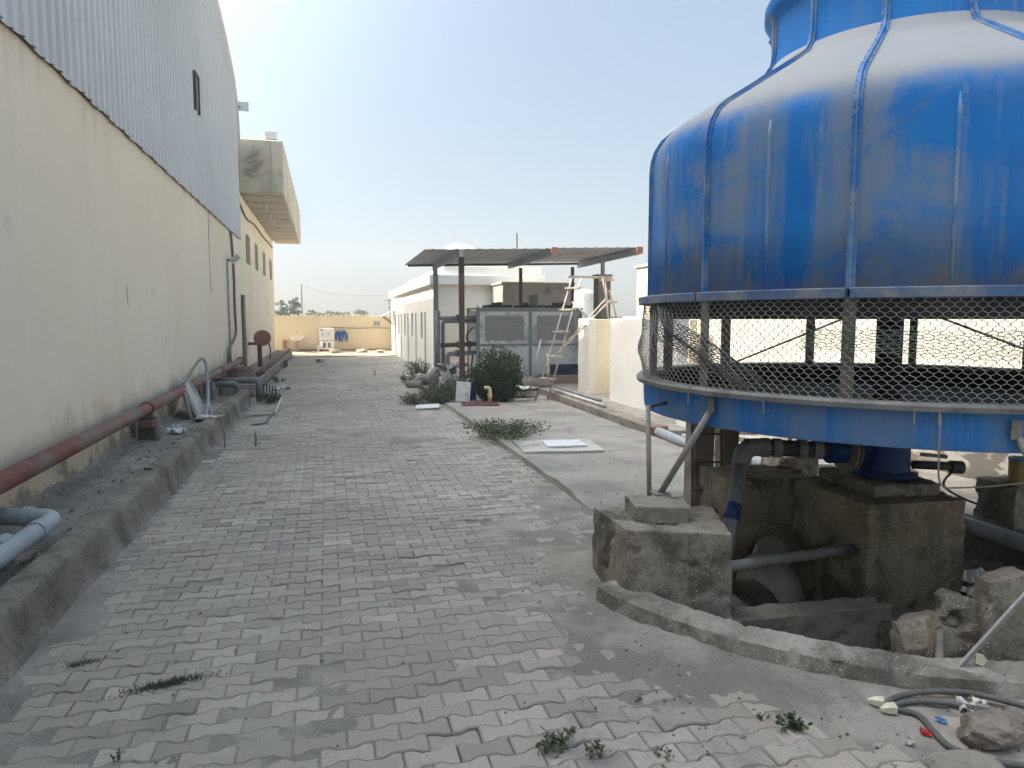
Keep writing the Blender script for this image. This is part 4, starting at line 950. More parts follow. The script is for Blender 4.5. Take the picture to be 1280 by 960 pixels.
GR = 'stones lying in the pit'
for i, (x, y, z, s, l) in enumerate([
    (2.42, 2.86, -.32, (.26, .2, .16), 'angular brown stone just inside the ring kerb'), (2.62, 2.95, -.33, (.30, .2, .15), 'flat stone against the ring kerb below the mossy footing'),
    (2.50, 3.22, -.33, (.10, .09, .08), 'small pale stone on the pit floor before the low wall'), (2.72, 3.25, -.33, (.12, .1, .09), 'round stone right of the small pale stone'),
    (2.95, 3.18, -.34, (.16, .12, .1), 'stone lying under the broken ledge'), (3.12, 3.02, -.33, (.2, .16, .14), 'stone in the shade before the rounded lump'),
    (2.78, 4.05, -.34, (.44, .3, .34), 'big brown boulder between the two dark footings'), (2.45, 4.0, -.34, (.16, .13, .12), 'pinkish stone behind the crossing pipe'),
    (2.58, 3.92, -.34, (.09, .08, .06), 'pebble sized stone behind the low wall'), (2.98, 4.30, -.1, (.40, .2, .16), 'flat slab of stone lying on the big boulder')]):
    rock('stone', l, 'stone', (x, y, z), s, 'stone' if i not in (0, 1, 3, 5) else 'old_concrete', 40 + i, GR)
mb = MB(); rnd = random.Random(5)
for i in range(260):
    for _ in range(20):
        x, y = rnd.uniform(1.7, 5), rnd.uniform(2, 5)
        if in_poly(x, y, PIT): break
    s = rnd.uniform(.008, .035); z = pit_z(x, y)
    mb.obox((x, y, z + s * .2), (s * 1.5, s, s * .8), (rnd.random() * 3, rnd.random() * 3, rnd.random() * 3))
gv = mb.build('pit_rubble', 'stone', bevel=.003); tag(gv, 'fine rubble scattered over the pit floor', 'rubble', None, 'stuff')
scrap('plastic_bag', 'crumpled pale bag on the pit floor right of the mossy footing', 'bag', 4.12, 3.66, -.12, .26, .2, 'litter_white', 11, amp=.09)
scrap('plastic_bag', 'flat white sheet beside the crumpled bag in the pit', 'bag', 3.98, 3.58, -.14, .16, .14, 'litter_white', 12, amp=.02)
block('rubble_mound', 'earth mound at the back of the pit under the pipes', 'mound', [(3.95, 3.5), (4.9, 3.3), (4.9, 4.3), (4.1, 4.4)], -.5, -.14, 'pit_soil', None, 33, None, .9, .05)

# ------------------------------------------------------------------ hoses and litter, near right
GH = 'grey hoses coiled at the right corner'
def hose(lbl, pts, r):
    t_ = thing('hose', lbl, 'hose', pts[0], GH)
    MB().tube(bez(pts, 10), r, 10).build('tube', 'cable_grey', t_, smooth=True); return t_
h1 = hose('uppermost grey hose arching from the pale chunks to the right', [(2.20, 2.37, .018), (2.29, 2.40, .022), (2.43, 2.39, .03), (2.58, 2.33, .035), (2.67, 2.24, .035), (2.80, 2.10, .03)], .0125)
h2 = hose('middle grey hose just below the uppermost one', [(2.19, 2.345, .016), (2.32, 2.36, .018), (2.44, 2.31, .022), (2.55, 2.23, .02), (2.72, 2.12, .018), (2.9, 2.0, .016)], .0115)
h3 = hose('lowest grey hose curving round the brick chunk', [(2.22, 2.325, .014), (2.27, 2.27, .014), (2.235, 2.16, .014), (2.215, 2.06, .014), (2.27, 1.97, .014), (2.40, 1.89, .014), (2.6, 1.8, .014)], .0125)
for x, y, a, l in ((2.165, 2.385, 2.5, 'pale plaster chunk at the hose ends, the upper of two'), (2.17, 2.325, 2.9, 'pale plaster chunk at the hose ends, the lower of two'), (2.74, 2.44, 1.2, 'pale plaster chunk lying on the ring kerb'), ):
    z = .10 if x > 2.7 else .006
    mb = MB(); d = Vector((math.cos(a), math.sin(a), 0)); c = Vector((x, y, z + .02)); mb.tube([c - d * .03, c + d * .005, c + d * .03], [.026, .021, .006], 5)
    tag(mb.build('plaster_chunk', 'cream_chalk', rough=.004, rscale=30, cuts=1), l, 'chunk', 'pale plaster chunks')
rock('brick_chunk', 'brown chunk of broken masonry between the hoses', 'rubble', (2.40, 2.09, -.01), (.24, .17, .10), 'stone', 61, None, amp=.5)
rock('brick_chunk', 'half buried grey chunk at the bottom right edge', 'rubble', (2.16, 1.95, -.03), (.3, .16, .06), 'dusty_lump' if 'dusty_lump' in MATS else 'kerb_concrete', 62)
rock('brick_chunk', 'small stone by the lower hoses at the right edge', 'rubble', (2.62, 2.14, -.01), (.10, .08, .06), 'stone', 63)
GL = 'scraps of litter by the hoses'
scrap('wrapper', 'red wrapper with a white corner under the lowest hose', 'litter', 2.205, 2.17, .0, .05, .035, 'litter_red', 21, GL, .018, .002)
scrap('wrapper', 'small white curl of paper left of the red wrapper', 'litter', 2.09, 2.125, .0, .035, .02, 'litter_white', 22, GL, .02, .002)
scrap('wrapper', 'blue scrap between the middle and lowest hose', 'litter', 2.335, 2.225, .0, .035, .03, 'litter_blue', 23, GL, .015, .002)
scrap('wrapper', 'silvery crumpled foil under the middle hose', 'litter', 2.51, 2.27, .0, .08, .06, 'litter_white', 24, GL, .035, .002)
scrap('wrapper', 'white paper scrap on the masonry chunk', 'litter', 2.46, 2.17, .09, .05, .03, 'litter_white', 25, GL, .02, .002)
scrap('wrapper', 'pale bag end between hose and chunk at the right edge', 'litter', 2.56, 2.12, .0, .14, .035, 'tarp', 26, GL, .03, .002)

# ------------------------------------------------------------------ plants
def leaves(mb, c, n, spread, size, rnd, up=.3, aspect=3.0):
    for _ in range(n):
        p = Vector(c) + Vector((rnd.gauss(0, spread[0]), rnd.gauss(0, spread[1]), rnd.gauss(0, spread[2])))
        if p.z < .005: p.z = .005 + rnd.random() * .02
        d = Vector((rnd.gauss(0, 1), rnd.gauss(0, 1), rnd.gauss(up, .6))).normalized(); s = size * rnd.uniform(.6, 1.3)
        w = d.cross(Vector((rnd.gauss(0, 1), rnd.gauss(0, 1), rnd.gauss(0, 1)))).normalized() * s / aspect
        mb.add([p, p + d * s * .5 + w, p + d * s, p + d * s * .5 - w], [(0, 1, 2, 3)], rnd.random())
def weed(name, lbl, x, y, h, w, n, mat, seed, grp=None, size=.05, z=0, stems=7, lean=1.0, aspect=3.0, cat='weed', yw=None):
    rnd = random.Random(seed); t_ = thing(name, lbl, cat, (x, y, z), grp)
    ms, ml = MB(), MB(); per = max(1, n // stems); yw = yw or w
    for k in range(stems):
        a = rnd.random() * 6.283; rr = math.sqrt(rnd.random())
        b = Vector((x + .25 * w * rr * math.cos(a), y + .25 * yw * rr * math.sin(a), z)); hh = h * rnd.uniform(.55, 1.05) * (1 - .35 * rr)
        tip = Vector((x + w * .5 * rr * lean * math.cos(a), y + yw * .5 * rr * lean * math.sin(a), z + hh)); mid = b.lerp(tip, .5) + Vector((rnd.gauss(0, .03) * w, rnd.gauss(0, .03) * w, hh * .08))
        path = bez([b, mid, tip], 4); ms.tube(path, max(.0015, h * .008), 4, False)
        for _ in range(per):
            q = rnd.uniform(.12, 1) ** .8; p = path[min(len(path) - 1, int(q * (len(path) - 1)))]
            leaves(ml, p, 1, (w * .07, yw * .07, h * .05), size, rnd, .35, aspect)
    ms.build('stem', 'stem_green', t_); ml.build('foliage', mat, t_)
    return t_
weed('bush', 'big dark green feathery bush before the chiller', 3.17, 13.5, 1.20, 1.12, 13000, 'leaf_dark', 3, size=.07, stems=110, aspect=7, cat='bush', yw=.9)
weed('weed', 'sprawling dusty weed on the edge of the concrete pad', 2.3, 9.25, .26, .95, 2400, 'leaf_dusty', 4, size=.042, stems=60, lean=1.3, z=.03, aspect=4.5)
GW = 'dusty weeds by the pipes under the shed'
for i, (x, y, h, w, n, l) in enumerate([(2.05, 13.75, .42, .9, 1500, 'wide dusty weed clump left of the leaning white board'), (2.5, 14.3, .5, .8, 1300, 'dusty weed clump behind the leaning white board'), (1.55, 13.6, .24, .5, 420, 'low straggling weed at the left end of the weed patch'),
     (2.35, 19.2, .62, .75, 800, 'dusty weed growing at the far shed post'), (2.0, 17.9, .28, .6, 420, 'low weed at the rubbish heap by the far post'), (3.3, 15.2, .55, .7, 700, 'weed growing between rusty post and bush'), (3.8, 14.3, .22, .6, 420, 'low weed under the tarp right of the bush')]):
    weed('weed', l, x, y, h, w, n * 2, 'leaf_dusty' if i != 5 else 'leaf_dark', 10 + i, GW, .045, 0, 36, 1.1, 4.5)
GW2 = 'small weeds growing in the paving joints'
for i, (x, y, h, w, n, l, m) in enumerate([
    (.80, 2.43, .07, .16, 90, 'weed sprouting at the bottom middle of the paving', 'leaf_dusty'), (.93, 2.36, .05, .10, 50, 'smaller weed right of the bottom middle one', 'leaf_dusty'), (1.71, 2.33, .06, .12, 130, 'leafy green weed on the dust before the ring kerb', 'leaf_green'),
    (1.66, 2.42, .03, .06, 40, 'tiny leafy sprig beside the leafy green weed', 'leaf_green'), (1.16, 2.31, .02, .08, 30, 'tiny dry sprig at the bottom edge', 'leaf_dusty'), (-.77, 2.76, .06, .05, 26, 'thin sprig at the bottom left of the paving', 'leaf_dusty'),
    (-.90, 9.5, .24, .06, 40, 'thin upright weed stalk in the paving left side', 'leaf_dusty'), (-1.27, 9.5, .26, .06, 40, 'thin upright stalk close to the kerb', 'leaf_dusty'), (-1.0, 14.4, .25, .55, 420, 'dusty weed clump by the grey elbow pipes', 'leaf_dusty'),
    (-.30, 27.6, .16, .5, 110, 'small weed far down the paving middle', 'leaf_dusty'), (1.95, 19.1, .26, .16, 60, 'small weed on the far right of the paving', 'leaf_dusty'), (-1.25, 19.2, .2, .4, 140, 'weed at the plinth foot below the hose reel', 'leaf_dusty'), (-1.38, 24.9, .3, .3, 130, 'reddish dry weed farther along the plinth', 'leaf_dusty'),
    (1.25, 20.3, .3, .12, 30, 'thin dry stalk far on the right of the paving', 'leaf_dusty'), (2.18, 8.05, .07, .12, 60, 'tiny weed in the broken pad edge', 'leaf_dusty'), (1.24, 2.68, .012, .03, 14, 'tiny dark sprig on the near dust', 'leaf_dark')]):
    weed('weed', l, x, y, h, w, n, m, 30 + i, GW2, max(.012, min(.05, w * .17)), 0, 6, 1.1, 2.4)
GM = 'patches of short grass in the near paving joints'
def moss(lbl, x, y, w, l_, n, seed, rot=0):
    rnd = random.Random(seed); mb = MB()
    for _ in range(n):
        u, v = rnd.gauss(0, .4) * w, rnd.gauss(0, .4) * l_
        px, py = x + u * math.cos(rot) - v * math.sin(rot), y + u * math.sin(rot) + v * math.cos(rot)
        hgt = rnd.uniform(.008, .028); d = Vector((rnd.gauss(0, .8), rnd.gauss(0, .8), 1)).normalized(); s = Vector((rnd.gauss(0, 1), rnd.gauss(0, 1), 0)).normalized() * .0022
        p = Vector((px, py, .0)); mb.add([p - s, p + s, p + d * hgt], [(0, 1, 2)], rnd.random())
    o = mb.build('grass_patch', 'leaf_green'); tag(o, lbl, 'grass', GM)
moss('elongated patch of short green grass in the near left paving', -.71, 3.32, .22, .045, 900, 1, R_(16))
moss('small faint grass patch left of the elongated one', -1.14, 3.62, .09, .035, 200, 2, R_(20))

# ------------------------------------------------------------------ bits on the left paving
def stick(lbl, pts, r, mat='white_pvc', cat='pipe'):
    return tag(MB().tube(pts, r, 7).build('pipe_offcut', mat, smooth=True), lbl, cat, 'pipe offcuts on the paving by the kerb end')
stick('straight pale pipe offcut lying across the paving by the kerb end', [(-1.30, 12.5, .02), (-.86, 12.62, .02)], .018)
stick('bent pale pipe offcut rising towards the weed clump', bez([(-.86, 12.62, .03), (-.87, 13.3, .06), (-.84, 13.9, .14)]), .017)
stick('curved dark hose offcut nearest to the camera by the kerb end', bez([(-1.12, 11.4, .012), (-.93, 11.55, .015), (-.93, 12.1, .015), (-.88, 12.6, .04)]), .014, 'cable_grey', 'hose')
rock('stone', 'dark stone lying on the near left paving', 'stone', (-1.16, 3.42, -.004), (.032, .026, .02), 'kerb_concrete', 71, None, 2)
rock('stone', 'dark small stone close to the kerb foot', 'stone', (-1.33, 3.45, -.004), (.02, .018, .014), 'kerb_concrete', 72, None, 2)
rock('stone', 'clod of earth on the kerb top', 'stone', (-1.56, 6.9, .27), (.08, .07, .03), 'kerb_concrete', 73, None, 2)
rock('stone', 'pinkish stone chip on the near bed below the pvc elbow', 'stone', (-1.64, 4.58, .19), (.07, .05, .07), 'stone', 74, None, 2)
scrap('plastic_bag', 'black and white bag on the paving past the weed clump', 'bag', -1.0, 17.0, 0, .35, .2, 'litter_white', 31, None, .1)
mb = MB(); rnd = random.Random(9)
for i in range(1500):
    x, y = rnd.uniform(-2.15, -1.64), rnd.uniform(2.5, 14) ; s = rnd.uniform(.003, .011) if rnd.random() < .93 else rnd.uniform(.011, .026)
    mb.obox((x, y, bed_z(x, y) + s * .2), (s * 1.5, s, s * .7), (rnd.random() * 3, rnd.random() * 3, rnd.random() * 3))
tag(mb.build('bed_gravel', 'bed_stone'), 'clods and gravel scattered on the earth bed', 'gravel', None, 'stuff')
mb = MB()
for i in range(700):
    x, y = rnd.uniform(-1.4, 2.6), 1.8 + 9 * rnd.random() ** 1.6
    if rnd.random() < .7: x = rnd.uniform(1.2, 3.2); y = rnd.uniform(1.8, 3.3) if rnd.random() < .5 else rnd.uniform(3.8, 8)
    if math.hypot(x - TX, y - TY) < 2.34 and in_poly(x, y, PIT): continue
    s = rnd.uniform(.003, .011)
    mb.obox((x, y, .003 + (.04 if x > 2.12 and y > 5.6 else 0)), (s * 1.4, s, s * .7), (rnd.random() * 3, rnd.random() * 3, rnd.random() * 3))
tag(mb.build('paving_grit', 'stone'), 'grit and small chips scattered on paving and dust', 'grit', None, 'stuff')

# ------------------------------------------------------------------ mid-ground things on the pad
tag(MB().prism([(2.50, 8.06), (2.99, 8.02), (3.03, 8.42), (2.56, 8.47)], .078, .105).build('cover_plate', 'white_board', bevel=.004), 'white square plate lying on the cement patch', 'plate')
t = thing('floor_mat', 'dark maroon sheet lying on the pad before the bush', 'mat', (2.65, 12.9, .05))
MB().prism([(2.32, 12.60), (2.98, 12.48), (3.04, 13.1), (2.40, 13.2)], .052, .066).build('sheet', 'maroon', t, cuts=2, rough=.008)
t = thing('water_stub', 'cream water pipe stub with a bent top before the bush', 'pipe', (2.90, 12.95, .05))
MB().tube(elbow((2.90, 12.95, .05), (2.90, 12.95, .33), (2.80, 12.93, .34), .05), .035, 12).build('pipe', 'cream_pvc', t, smooth=True)
MB().cyl((2.90, 12.95, .17), .043, .06, 12).build('socket', 'cream_pvc', t)
t = thing('leaning_board', 'dirty white board leaning among the weeds', 'board', (2.46, 13.25, .05))
MB().obox((2.46, 13.27, .24), (.27, .03, .38), (R_(-14), R_(5), R_(-10))).build('sheet', 'litter_white', t, bevel=.004)
MB().obox((2.46, 13.29, .24), (.22, .024, .32), (R_(-14), R_(5), R_(-10))).build('backing', 'cardboard', t)
t = thing('jerrycan', 'dark blue plastic jerrycan standing behind the leaning board', 'jerrycan', (2.66, 13.55, .04))
MB().box(2.54, 2.76, 13.46, 13.66, .04, .40).build('body', 'blue_plastic', t, bevel=.03, seg=2, auto=40)
MB().tube(bez([(2.60, 13.56, .39), (2.60, 13.56, .45), (2.70, 13.56, .45), (2.70, 13.56, .39)]), .014, 6).build('handle', 'litter_white', t)
tag(MB().obox((1.73, 12.85, .035), (.42, .42, .02), (R_(2), R_(-3), R_(-8))).build('white_sheet', 'white_board', bevel=.003), 'white board lying flat on the paving before the weeds', 'board')
tag(MB().tube([(1.80, 16.9, .09), (2.12, 16.7, .09)], .085, 14).build('concrete_stub', 'kerb_concrete'), 'short round concrete stub lying left of the fat pipe', 'pipe')
t = thing('fat_pipe', 'fat grey pipe with an elbow down beside the shed post', 'pipe', (2.55, 16.7, 0))
MB().tube(elbow((2.95, 17.3, .36), (2.40, 16.75, .36), (2.40, 16.75, -.02), .17), .125, 18).build('pipe', 'dirty_pvc', t, smooth=True)
MB().cyl((2.62, 16.5, -.02), .03, .45, 8).build('stake', 'galvanised', t)
scrap('tarp_sheet', 'crumpled pale tarp leaning at the foot of the rusty post', 'tarp', 2.72, 15.9, .02, .8, .5, 'tarp', 41, None, .5)
scrap('tarp_sheet', 'grey tarp heaped over the pipes behind the rusty post', 'tarp', 2.85, 16.9, .4, .7, .6, 'tarp', 42, None, .18)
scrap('tarp_sheet', 'white sheet scraps in the rubbish heap at the far post', 'tarp', 2.1, 18.1, .02, .4, .4, 'litter_white', 43, None, .22)
scrap('tarp_sheet', 'white sheet lying over timber right of the bush', 'tarp', 3.92, 14.5, .14, .5, .6, 'litter_white', 44, None, .08)
tag(MB().obox((3.75, 14.25, .07), (.9, .1, .08), (0, 0, R_(8))).build('timber', 'wood'), 'old timber lying under the white sheet by the bush', 'timber')
rock('rubble_heap', 'heap of rubble and earth behind the white sheet', 'rubble', (4.3, 15.4, -.02), (.9, .6, .32), 'soil', 75)
rock('rubble_heap', 'heap of dirt and scraps at the far shed post', 'rubble', (2.25, 17.6, -.02), (.6, .5, .24), 'soil', 76)

# brick kerb with pipes on it
t = thing('brick_kerb', 'low brick kerb edging the pad before the white enclosure', 'kerb', (4.25, 11.2, 0))
ks = [(4.20, 8.95), (4.22, 10.2), (4.26, 11.6), (4.28, 12.8), (4.30, 13.9)]
poly = [(x, y) for x, y in ks] + [(x + .26, y) for x, y in reversed(ks)]
MB().prism(poly, -.05, .15).build('wall', 'brick_grey' if 'brick_grey' in MATS else 'kerb_concrete', t, bevel=.01, cuts=4, rough=.02, rscale=6)
MB().box(4.19, 4.47, 8.86, 8.955, -.03, .155).build('end_brick', 'brick_red', t, bevel=.01, cuts=2, rough=.01)
for i, (a, b, m, l) in enumerate([((4.40, 11.0, .18), (4.45, 13.9, .18), 'white_pvc', 'white pipe lying along the brick kerb, nearer the pad'), ((4.56, 11.6, .20), (4.58, 14.2, .20), 'grey_pvc', 'grey pipe lying along the brick kerb, nearer the enclosure')]):
    o = MB().tube([a, b], .032, 10).build('loose_pipe', m, smooth=True); tag(o, l, 'pipe', 'loose pipes on the brick kerb')
struct(MB().box(4.47, 6.29, 8.8, 16.0, -.05, .10).build('enclosure_floor', 'pad_concrete', bevel=.01))

# white enclosure walls
GE = 'white enclosure walls'
e = thing('white_wall', 'white plastered enclosure wall right of the doorway, facing the road', 'wall', (5.10, 11.0, 0), GE)
MB().box(5.04, 5.22, 9.75, 12.38, -.05, 1.61).build('panel', 'white_plaster', e, bevel=.012, cuts=3, rough=.01, rscale=2)
e = thing('white_wall', 'narrow white enclosure pier left of the doorway', 'wall', (5.15, 13.8, 0), GE)
MB().box(5.05, 5.22, 13.55, 14.15, -.05, 1.61).build('panel', 'white_plaster', e, bevel=.012, cuts=2, rough=.01, rscale=2)
MB().box(5.222, 5.9, 13.57, 13.72, -.05, 1.60).build('return', 'cream_plaster', e, bevel=.01)
e = thing('white_wall', 'cream inner wall seen through the enclosure doorway', 'wall', (5.95, 12.4, 0), GE)
MB().box(5.9, 6.05, 11.0, 13.7, -.05, 1.595).build('panel', 'cream_plaster', e, bevel=.01)
e = thing('white_wall', 'short white wall stub behind the tower standpipe', 'wall', (4.95, 8.9, 0), GE)
MB().box(4.80, 5.02, 8.45, 9.3, -.05, .62).build('panel', 'white_plaster', e, bevel=.012, cuts=2, rough=.01)
tag(MB().box(6.3, 6.52, -6, 15.6, -.1, 1.66).build('boundary_wall', 'peeling_wall'), 'long cream boundary wall with peeling plaster behind the tower', 'wall')
t = thing('gate_pier', 'tall cream pier of the boundary wall left of the tower', 'pier', (6.28, 13.2, 0)); MB().box(6.10, 6.298, 12.9, 13.6, .10, 2.62).build('shaft', 'cream_plaster', t, bevel=.01); MB().box(6.06, 6.34, 12.86, 13.64, 2.62, 2.68).build('coping', 'pale_concrete', t, bevel=.01)

# trestle ladder of rough poles
t = thing('scaffold_ladder', 'makeshift scaffold ladder of rough poles leaning beside the enclosure', 'ladder', (4.3, 13.8, 0))
def pole(a, b, r=.017, nm='pole'): MB().tube([a, Vector(a).lerp(Vector(b), .5) + Vector((.008, 0, .01)), b], r, 7).build(nm, 'wood', t, smooth=True)
pole((3.95, 13.55, 0), (4.85, 14.0, 2.42)); pole((4.10, 13.25, 0), (4.95, 13.7, 2.42)); pole((3.95, 13.9, .3), (4.2, 14.0, 1.2)); pole((4.12, 13.3, .3), (4.15, 13.35, .95))
for k, q in enumerate((.18, .36, .56, .74, .92)):
    a = Vector((3.95, 13.55, 0)).lerp(Vector((4.85, 14.0, 2.42)), q); b = Vector((4.10, 13.25, 0)).lerp(Vector((4.95, 13.7, 2.42)), q)
    MB().obox((a + b) / 2, (.12, .42, .028), (0, 0, R_(20))).build('tread', 'wood', t)
MB().obox((5.20, 13.9, 2.45), (.98, .05, .045), (0, 0, R_(3))).build('top_rail', 'wood', t)
MB().obox((5.58, 13.92, 2.40), (.30, .06, .04), (0, 0, R_(3))).build('top_rail', 'wood', t)
pole((4.15, 13.4, .72), (5.62, 13.85, 1.98)); pole((4.15, 13.65, .62), (5.62, 14.0, 2.05)); pole((4.86, 14.0, 1.95), (5.35, 13.9, 1.45), .018); pole((4.90, 13.7, 1.85), (5.2, 13.75, 1.40), .018)
pole((5.55, 13.75, 1.61), (5.46, 13.85, 2.43)); pole((5.62, 13.95, 1.6), (5.56, 13.95, 2.43)); pole((5.80, 13.9, 1.60), (5.64, 13.95, 2.2)); MB().obox((5.72, 13.95, 1.95), (.2, .04, .04)).build('brace', 'wood', t)
t = thing('plastic_crate', 'dark blue plastic crate at the chiller foot behind the scaffold ladder', 'crate', (5.6, 16.6, .26))
mb = MB(); x0, x1, y0, y1, z0, z1 = 5.28, 5.95, 16.4, 16.8, .27, .50
mb.box(x0, x1, y0, y0 + .02, z0, z1); mb.box(x0, x1, y1 - .02, y1, z0, z1); mb.box(x0, x0 + .02, y0 + .02, y1 - .02, z0, z1); mb.box(x1 - .02, x1, y0 + .02, y1 - .02, z0, z1); mb.box(x0 + .02, x1 - .02, y0 + .02, y1 - .02, z0, z0 + .02); mb.build('shell', 'dark_blue_plastic', t)
mb = MB()
for i in range(7): xx = x0 + .05 + i * .09; mb.box(xx, xx + .02, y0 - .015, y0 - .001, z0, z1)
mb.box(x0 - .01, x1 + .01, y0 - .02, y0 - .001, z1 - .03, z1 + .004); mb.build('rib', 'dark_blue_plastic', t)
tag(MB().box(5.0, 5.92, 16.3, 16.9, 0, .265).build('cardboard_box', 'cardboard', bevel=.01), 'brown box under the dark blue crate', 'box')

# ------------------------------------------------------------------ SHED, CHILLER
sh = thing('open_shed', 'open steel shed with a grey sheet roof over the chiller', 'shed', (4.5, 17.8, 0))
def rz(y): return 2.98 - .006 * (y - 15.2)
mb = MB(); xs = []; x = 2.02
def sheet(x0, x1, dz, nm):
    mb = MB(); c = []; x = x0
    while x < x1:
        for d, o in ((0, 0), (.13, 0), (.15, .011), (.19, .011), (.21, 0)): c.append((min(x + d, x1), o))
        x += .25
    rows = [15.2, 17, 18, 19.3]; m = len(c)
    mb.add([(xx, y, rz(y) + o + dz + .030 * (xx - 2.4)) for y in rows for xx, o in c], [(j * m + i, j * m + i + 1, (j + 1) * m + i + 1, (j + 1) * m + i) for j in range(3) for i in range(m - 1)])
    o = mb.build(nm, 'shed_metal', sh); s_ = o.modifiers.new('thickness', 'SOLIDIFY'); s_.thickness = .004
sheet(2.02, 4.95, .085, 'roof_sheet'); sheet(4.90, 6.95, .10, 'roof_sheet')
for x in (2.80, 4.86, 6.86):
    r_ = MB().add([(x - .04, 15.22, rz(15.2) - .06 + .03 * (x - 2.4)), (x + .04, 15.22, rz(15.2) - .06 + .03 * (x - 2.4)), (x + .04, 15.22, rz(15.2) + .083 + .030 * (x - 2.4)), (x - .04, 15.22, rz(15.2) + .083 + .030 * (x - 2.4)), (x - .04, 19.25, rz(19.3) - .06 + .03 * (x - 2.4)), (x + .04, 19.25, rz(19.3) - .06 + .03 * (x - 2.4)), (x + .04, 19.25, rz(19.3) + .083 + .030 * (x - 2.4)), (x - .04, 19.25, rz(19.3) + .083 + .030 * (x - 2.4))],
             [(0, 1, 2, 3), (7, 6, 5, 4), (0, 4, 5, 1), (1, 5, 6, 2), (2, 6, 7, 3), (3, 7, 4, 0)]).build('rafter', 'shed_metal', sh)
    if x > 3: MB().box(x - .075, x + .075, 15.16, 15.218, rz(15.2) - .04 + .03 * (x - 2.4), rz(15.2) + .11 + .030 * (x - 2.4)).build('painted_end', 'orange_oxide', r_)
MB().tube([(2.1, 19.18, rz(19.2) + .045), (6.9, 19.18, rz(19.2) + .185)], .03, 4).build('rear_beam', 'rusty_post', sh)
for (x, y, zb, w, m) in ((2.86, 15.55, 0, .055, 'rusty_post'), (2.80, 19.0, 0, .06, 'chiller_frame'), (5.12, 19.0, 0, .04, 'rusty_post'), (6.60, 19.0, 0, .04, 'rusty_post'), (6.62, 16.8, .9, .04, 'chiller_frame')):
    p = MB().box(x - w, x + w, y - w, y + w, zb, rz(y) + .03 * (x - 2.4) - .055).build('post', m, sh, bevel=.004)
    MB().box(x - w * 1.9, x + w * 1.9, y - w * 1.9, y + w * 1.9, zb - .01, zb + .015).build('base_plate', m, p)
t = thing('concrete_pier', 'grey concrete pier carrying the right shed post', 'pier', (6.6, 16.8, 0)); MB().box(6.44, 6.76, 16.6, 16.95, -.05, 2.64).build('shaft', 'grey_post', t, bevel=.012, cuts=2, rough=.006); MB().box(6.41, 6.79, 16.57, 16.98, 2.64, 2.69).build('cap', 'grey_post', t)

ch = thing('chiller', 'grey air cooled chiller unit with two front grilles under the shed', 'chiller', (4.93, 18.0, 0))
X0, X1, Y0, Y1, Z0, Z1 = 3.57, 6.32, 17.4, 18.68, .12, 1.85
MB().box(X0 + .03, X1 - .03, Y0 + .05, Y1 - .03, Z0 + .02, Z1 - .03).build('body', 'chiller_side', ch)
for x in (X0, (X0 + X1) / 2 - .04, X1 - .08): MB().box(x, x + .08, Y0, Y0 + .06, 0.02, Z1).build('front_post', 'chiller_frame', ch)
for x in (X0, X1 - .08): MB().box(x, x + .08, Y1 - .06, Y1, 0.02, Z1).build('rear_post', 'chiller_frame', ch)
xm = (X0 + X1) / 2
for a, b in ((X0 + .08, xm - .04), (xm + .04, X1 - .08)):
    for z in (.12, .93, 1.79): MB().box(a, b, Y0 + .002, Y0 + .058, z, z + .06).build('rail', 'chiller_frame', ch)
    MB().box(a, b, Y0 + .016, Y0 + .05, .18, .93).build('lower_panel', 'chiller_panel', ch)
    ga, gb, gz0, gz1 = a + .13, b - .13, 1.07, 1.69
    fr = MB().box(a, ga, Y0 + .016, Y0 + .05, .99, 1.79).box(gb, b, Y0 + .016, Y0 + .05, .99, 1.79).box(ga, gb, Y0 + .016, Y0 + .05, .99, gz0).box(ga, gb, Y0 + .016, Y0 + .05, gz1, 1.79).build('upper_panel', 'chiller_panel', ch)
    mb = MB()
    for i in range(46): xx = ga + (gb - ga) * i / 46; mb.box(xx, xx + .009, Y0 + .024, Y0 + .045, gz0, gz1)
    for i in range(7): zz = gz0 + (gz1 - gz0) * (i + .5) / 7; mb.box(ga, gb, Y0 + .021, Y0 + .0235, zz, zz + .008)
    mb.build('grille', 'grille_grey', fr)
MB().box(X0 - .01, X1 + .01, Y0 - .02, Y1, Z1, Z1 + .035).build('top_plate', 'chiller_frame', ch)
for i, (x, y) in enumerate([(4.25, 17.85), (5.1, 17.85), (5.9, 17.85), (4.25, 18.35), (5.1, 18.35), (5.9, 18.35)]):
    f = MB().lathe([(.33, Z1 + .036), (.33, Z1 + .10), (.30, Z1 + .10), (.30, Z1 + .036)], (x, y), 24, close=True).build('fan_ring', 'dark_metal', ch)
    MB().cyl((x, y, Z1 + .04), .085, .14, 14).build('motor', 'dark_metal', f)
    mb = MB()
    for k in range(6): a = k * math.pi / 6; mb.tube([(x - .33 * math.cos(a), y - .33 * math.sin(a), Z1 + .105), (x + .33 * math.cos(a), y + .33 * math.sin(a), Z1 + .105)], .006, 4)
    mb.build('guard', 'dark_metal', f)
MB().box(4.98, 5.18, 17.55, 17.72, Z1 + .036, Z1 + .36).build('control_box', 'window_dark', ch, bevel=.01)
MB().tube([(X0 + .05, Y0 + .1, Z1 + .03), (X0 + .05, Y0 + .1, Z1 + .09)], .02, 6).build('lifting_lug', 'chiller_frame', ch)

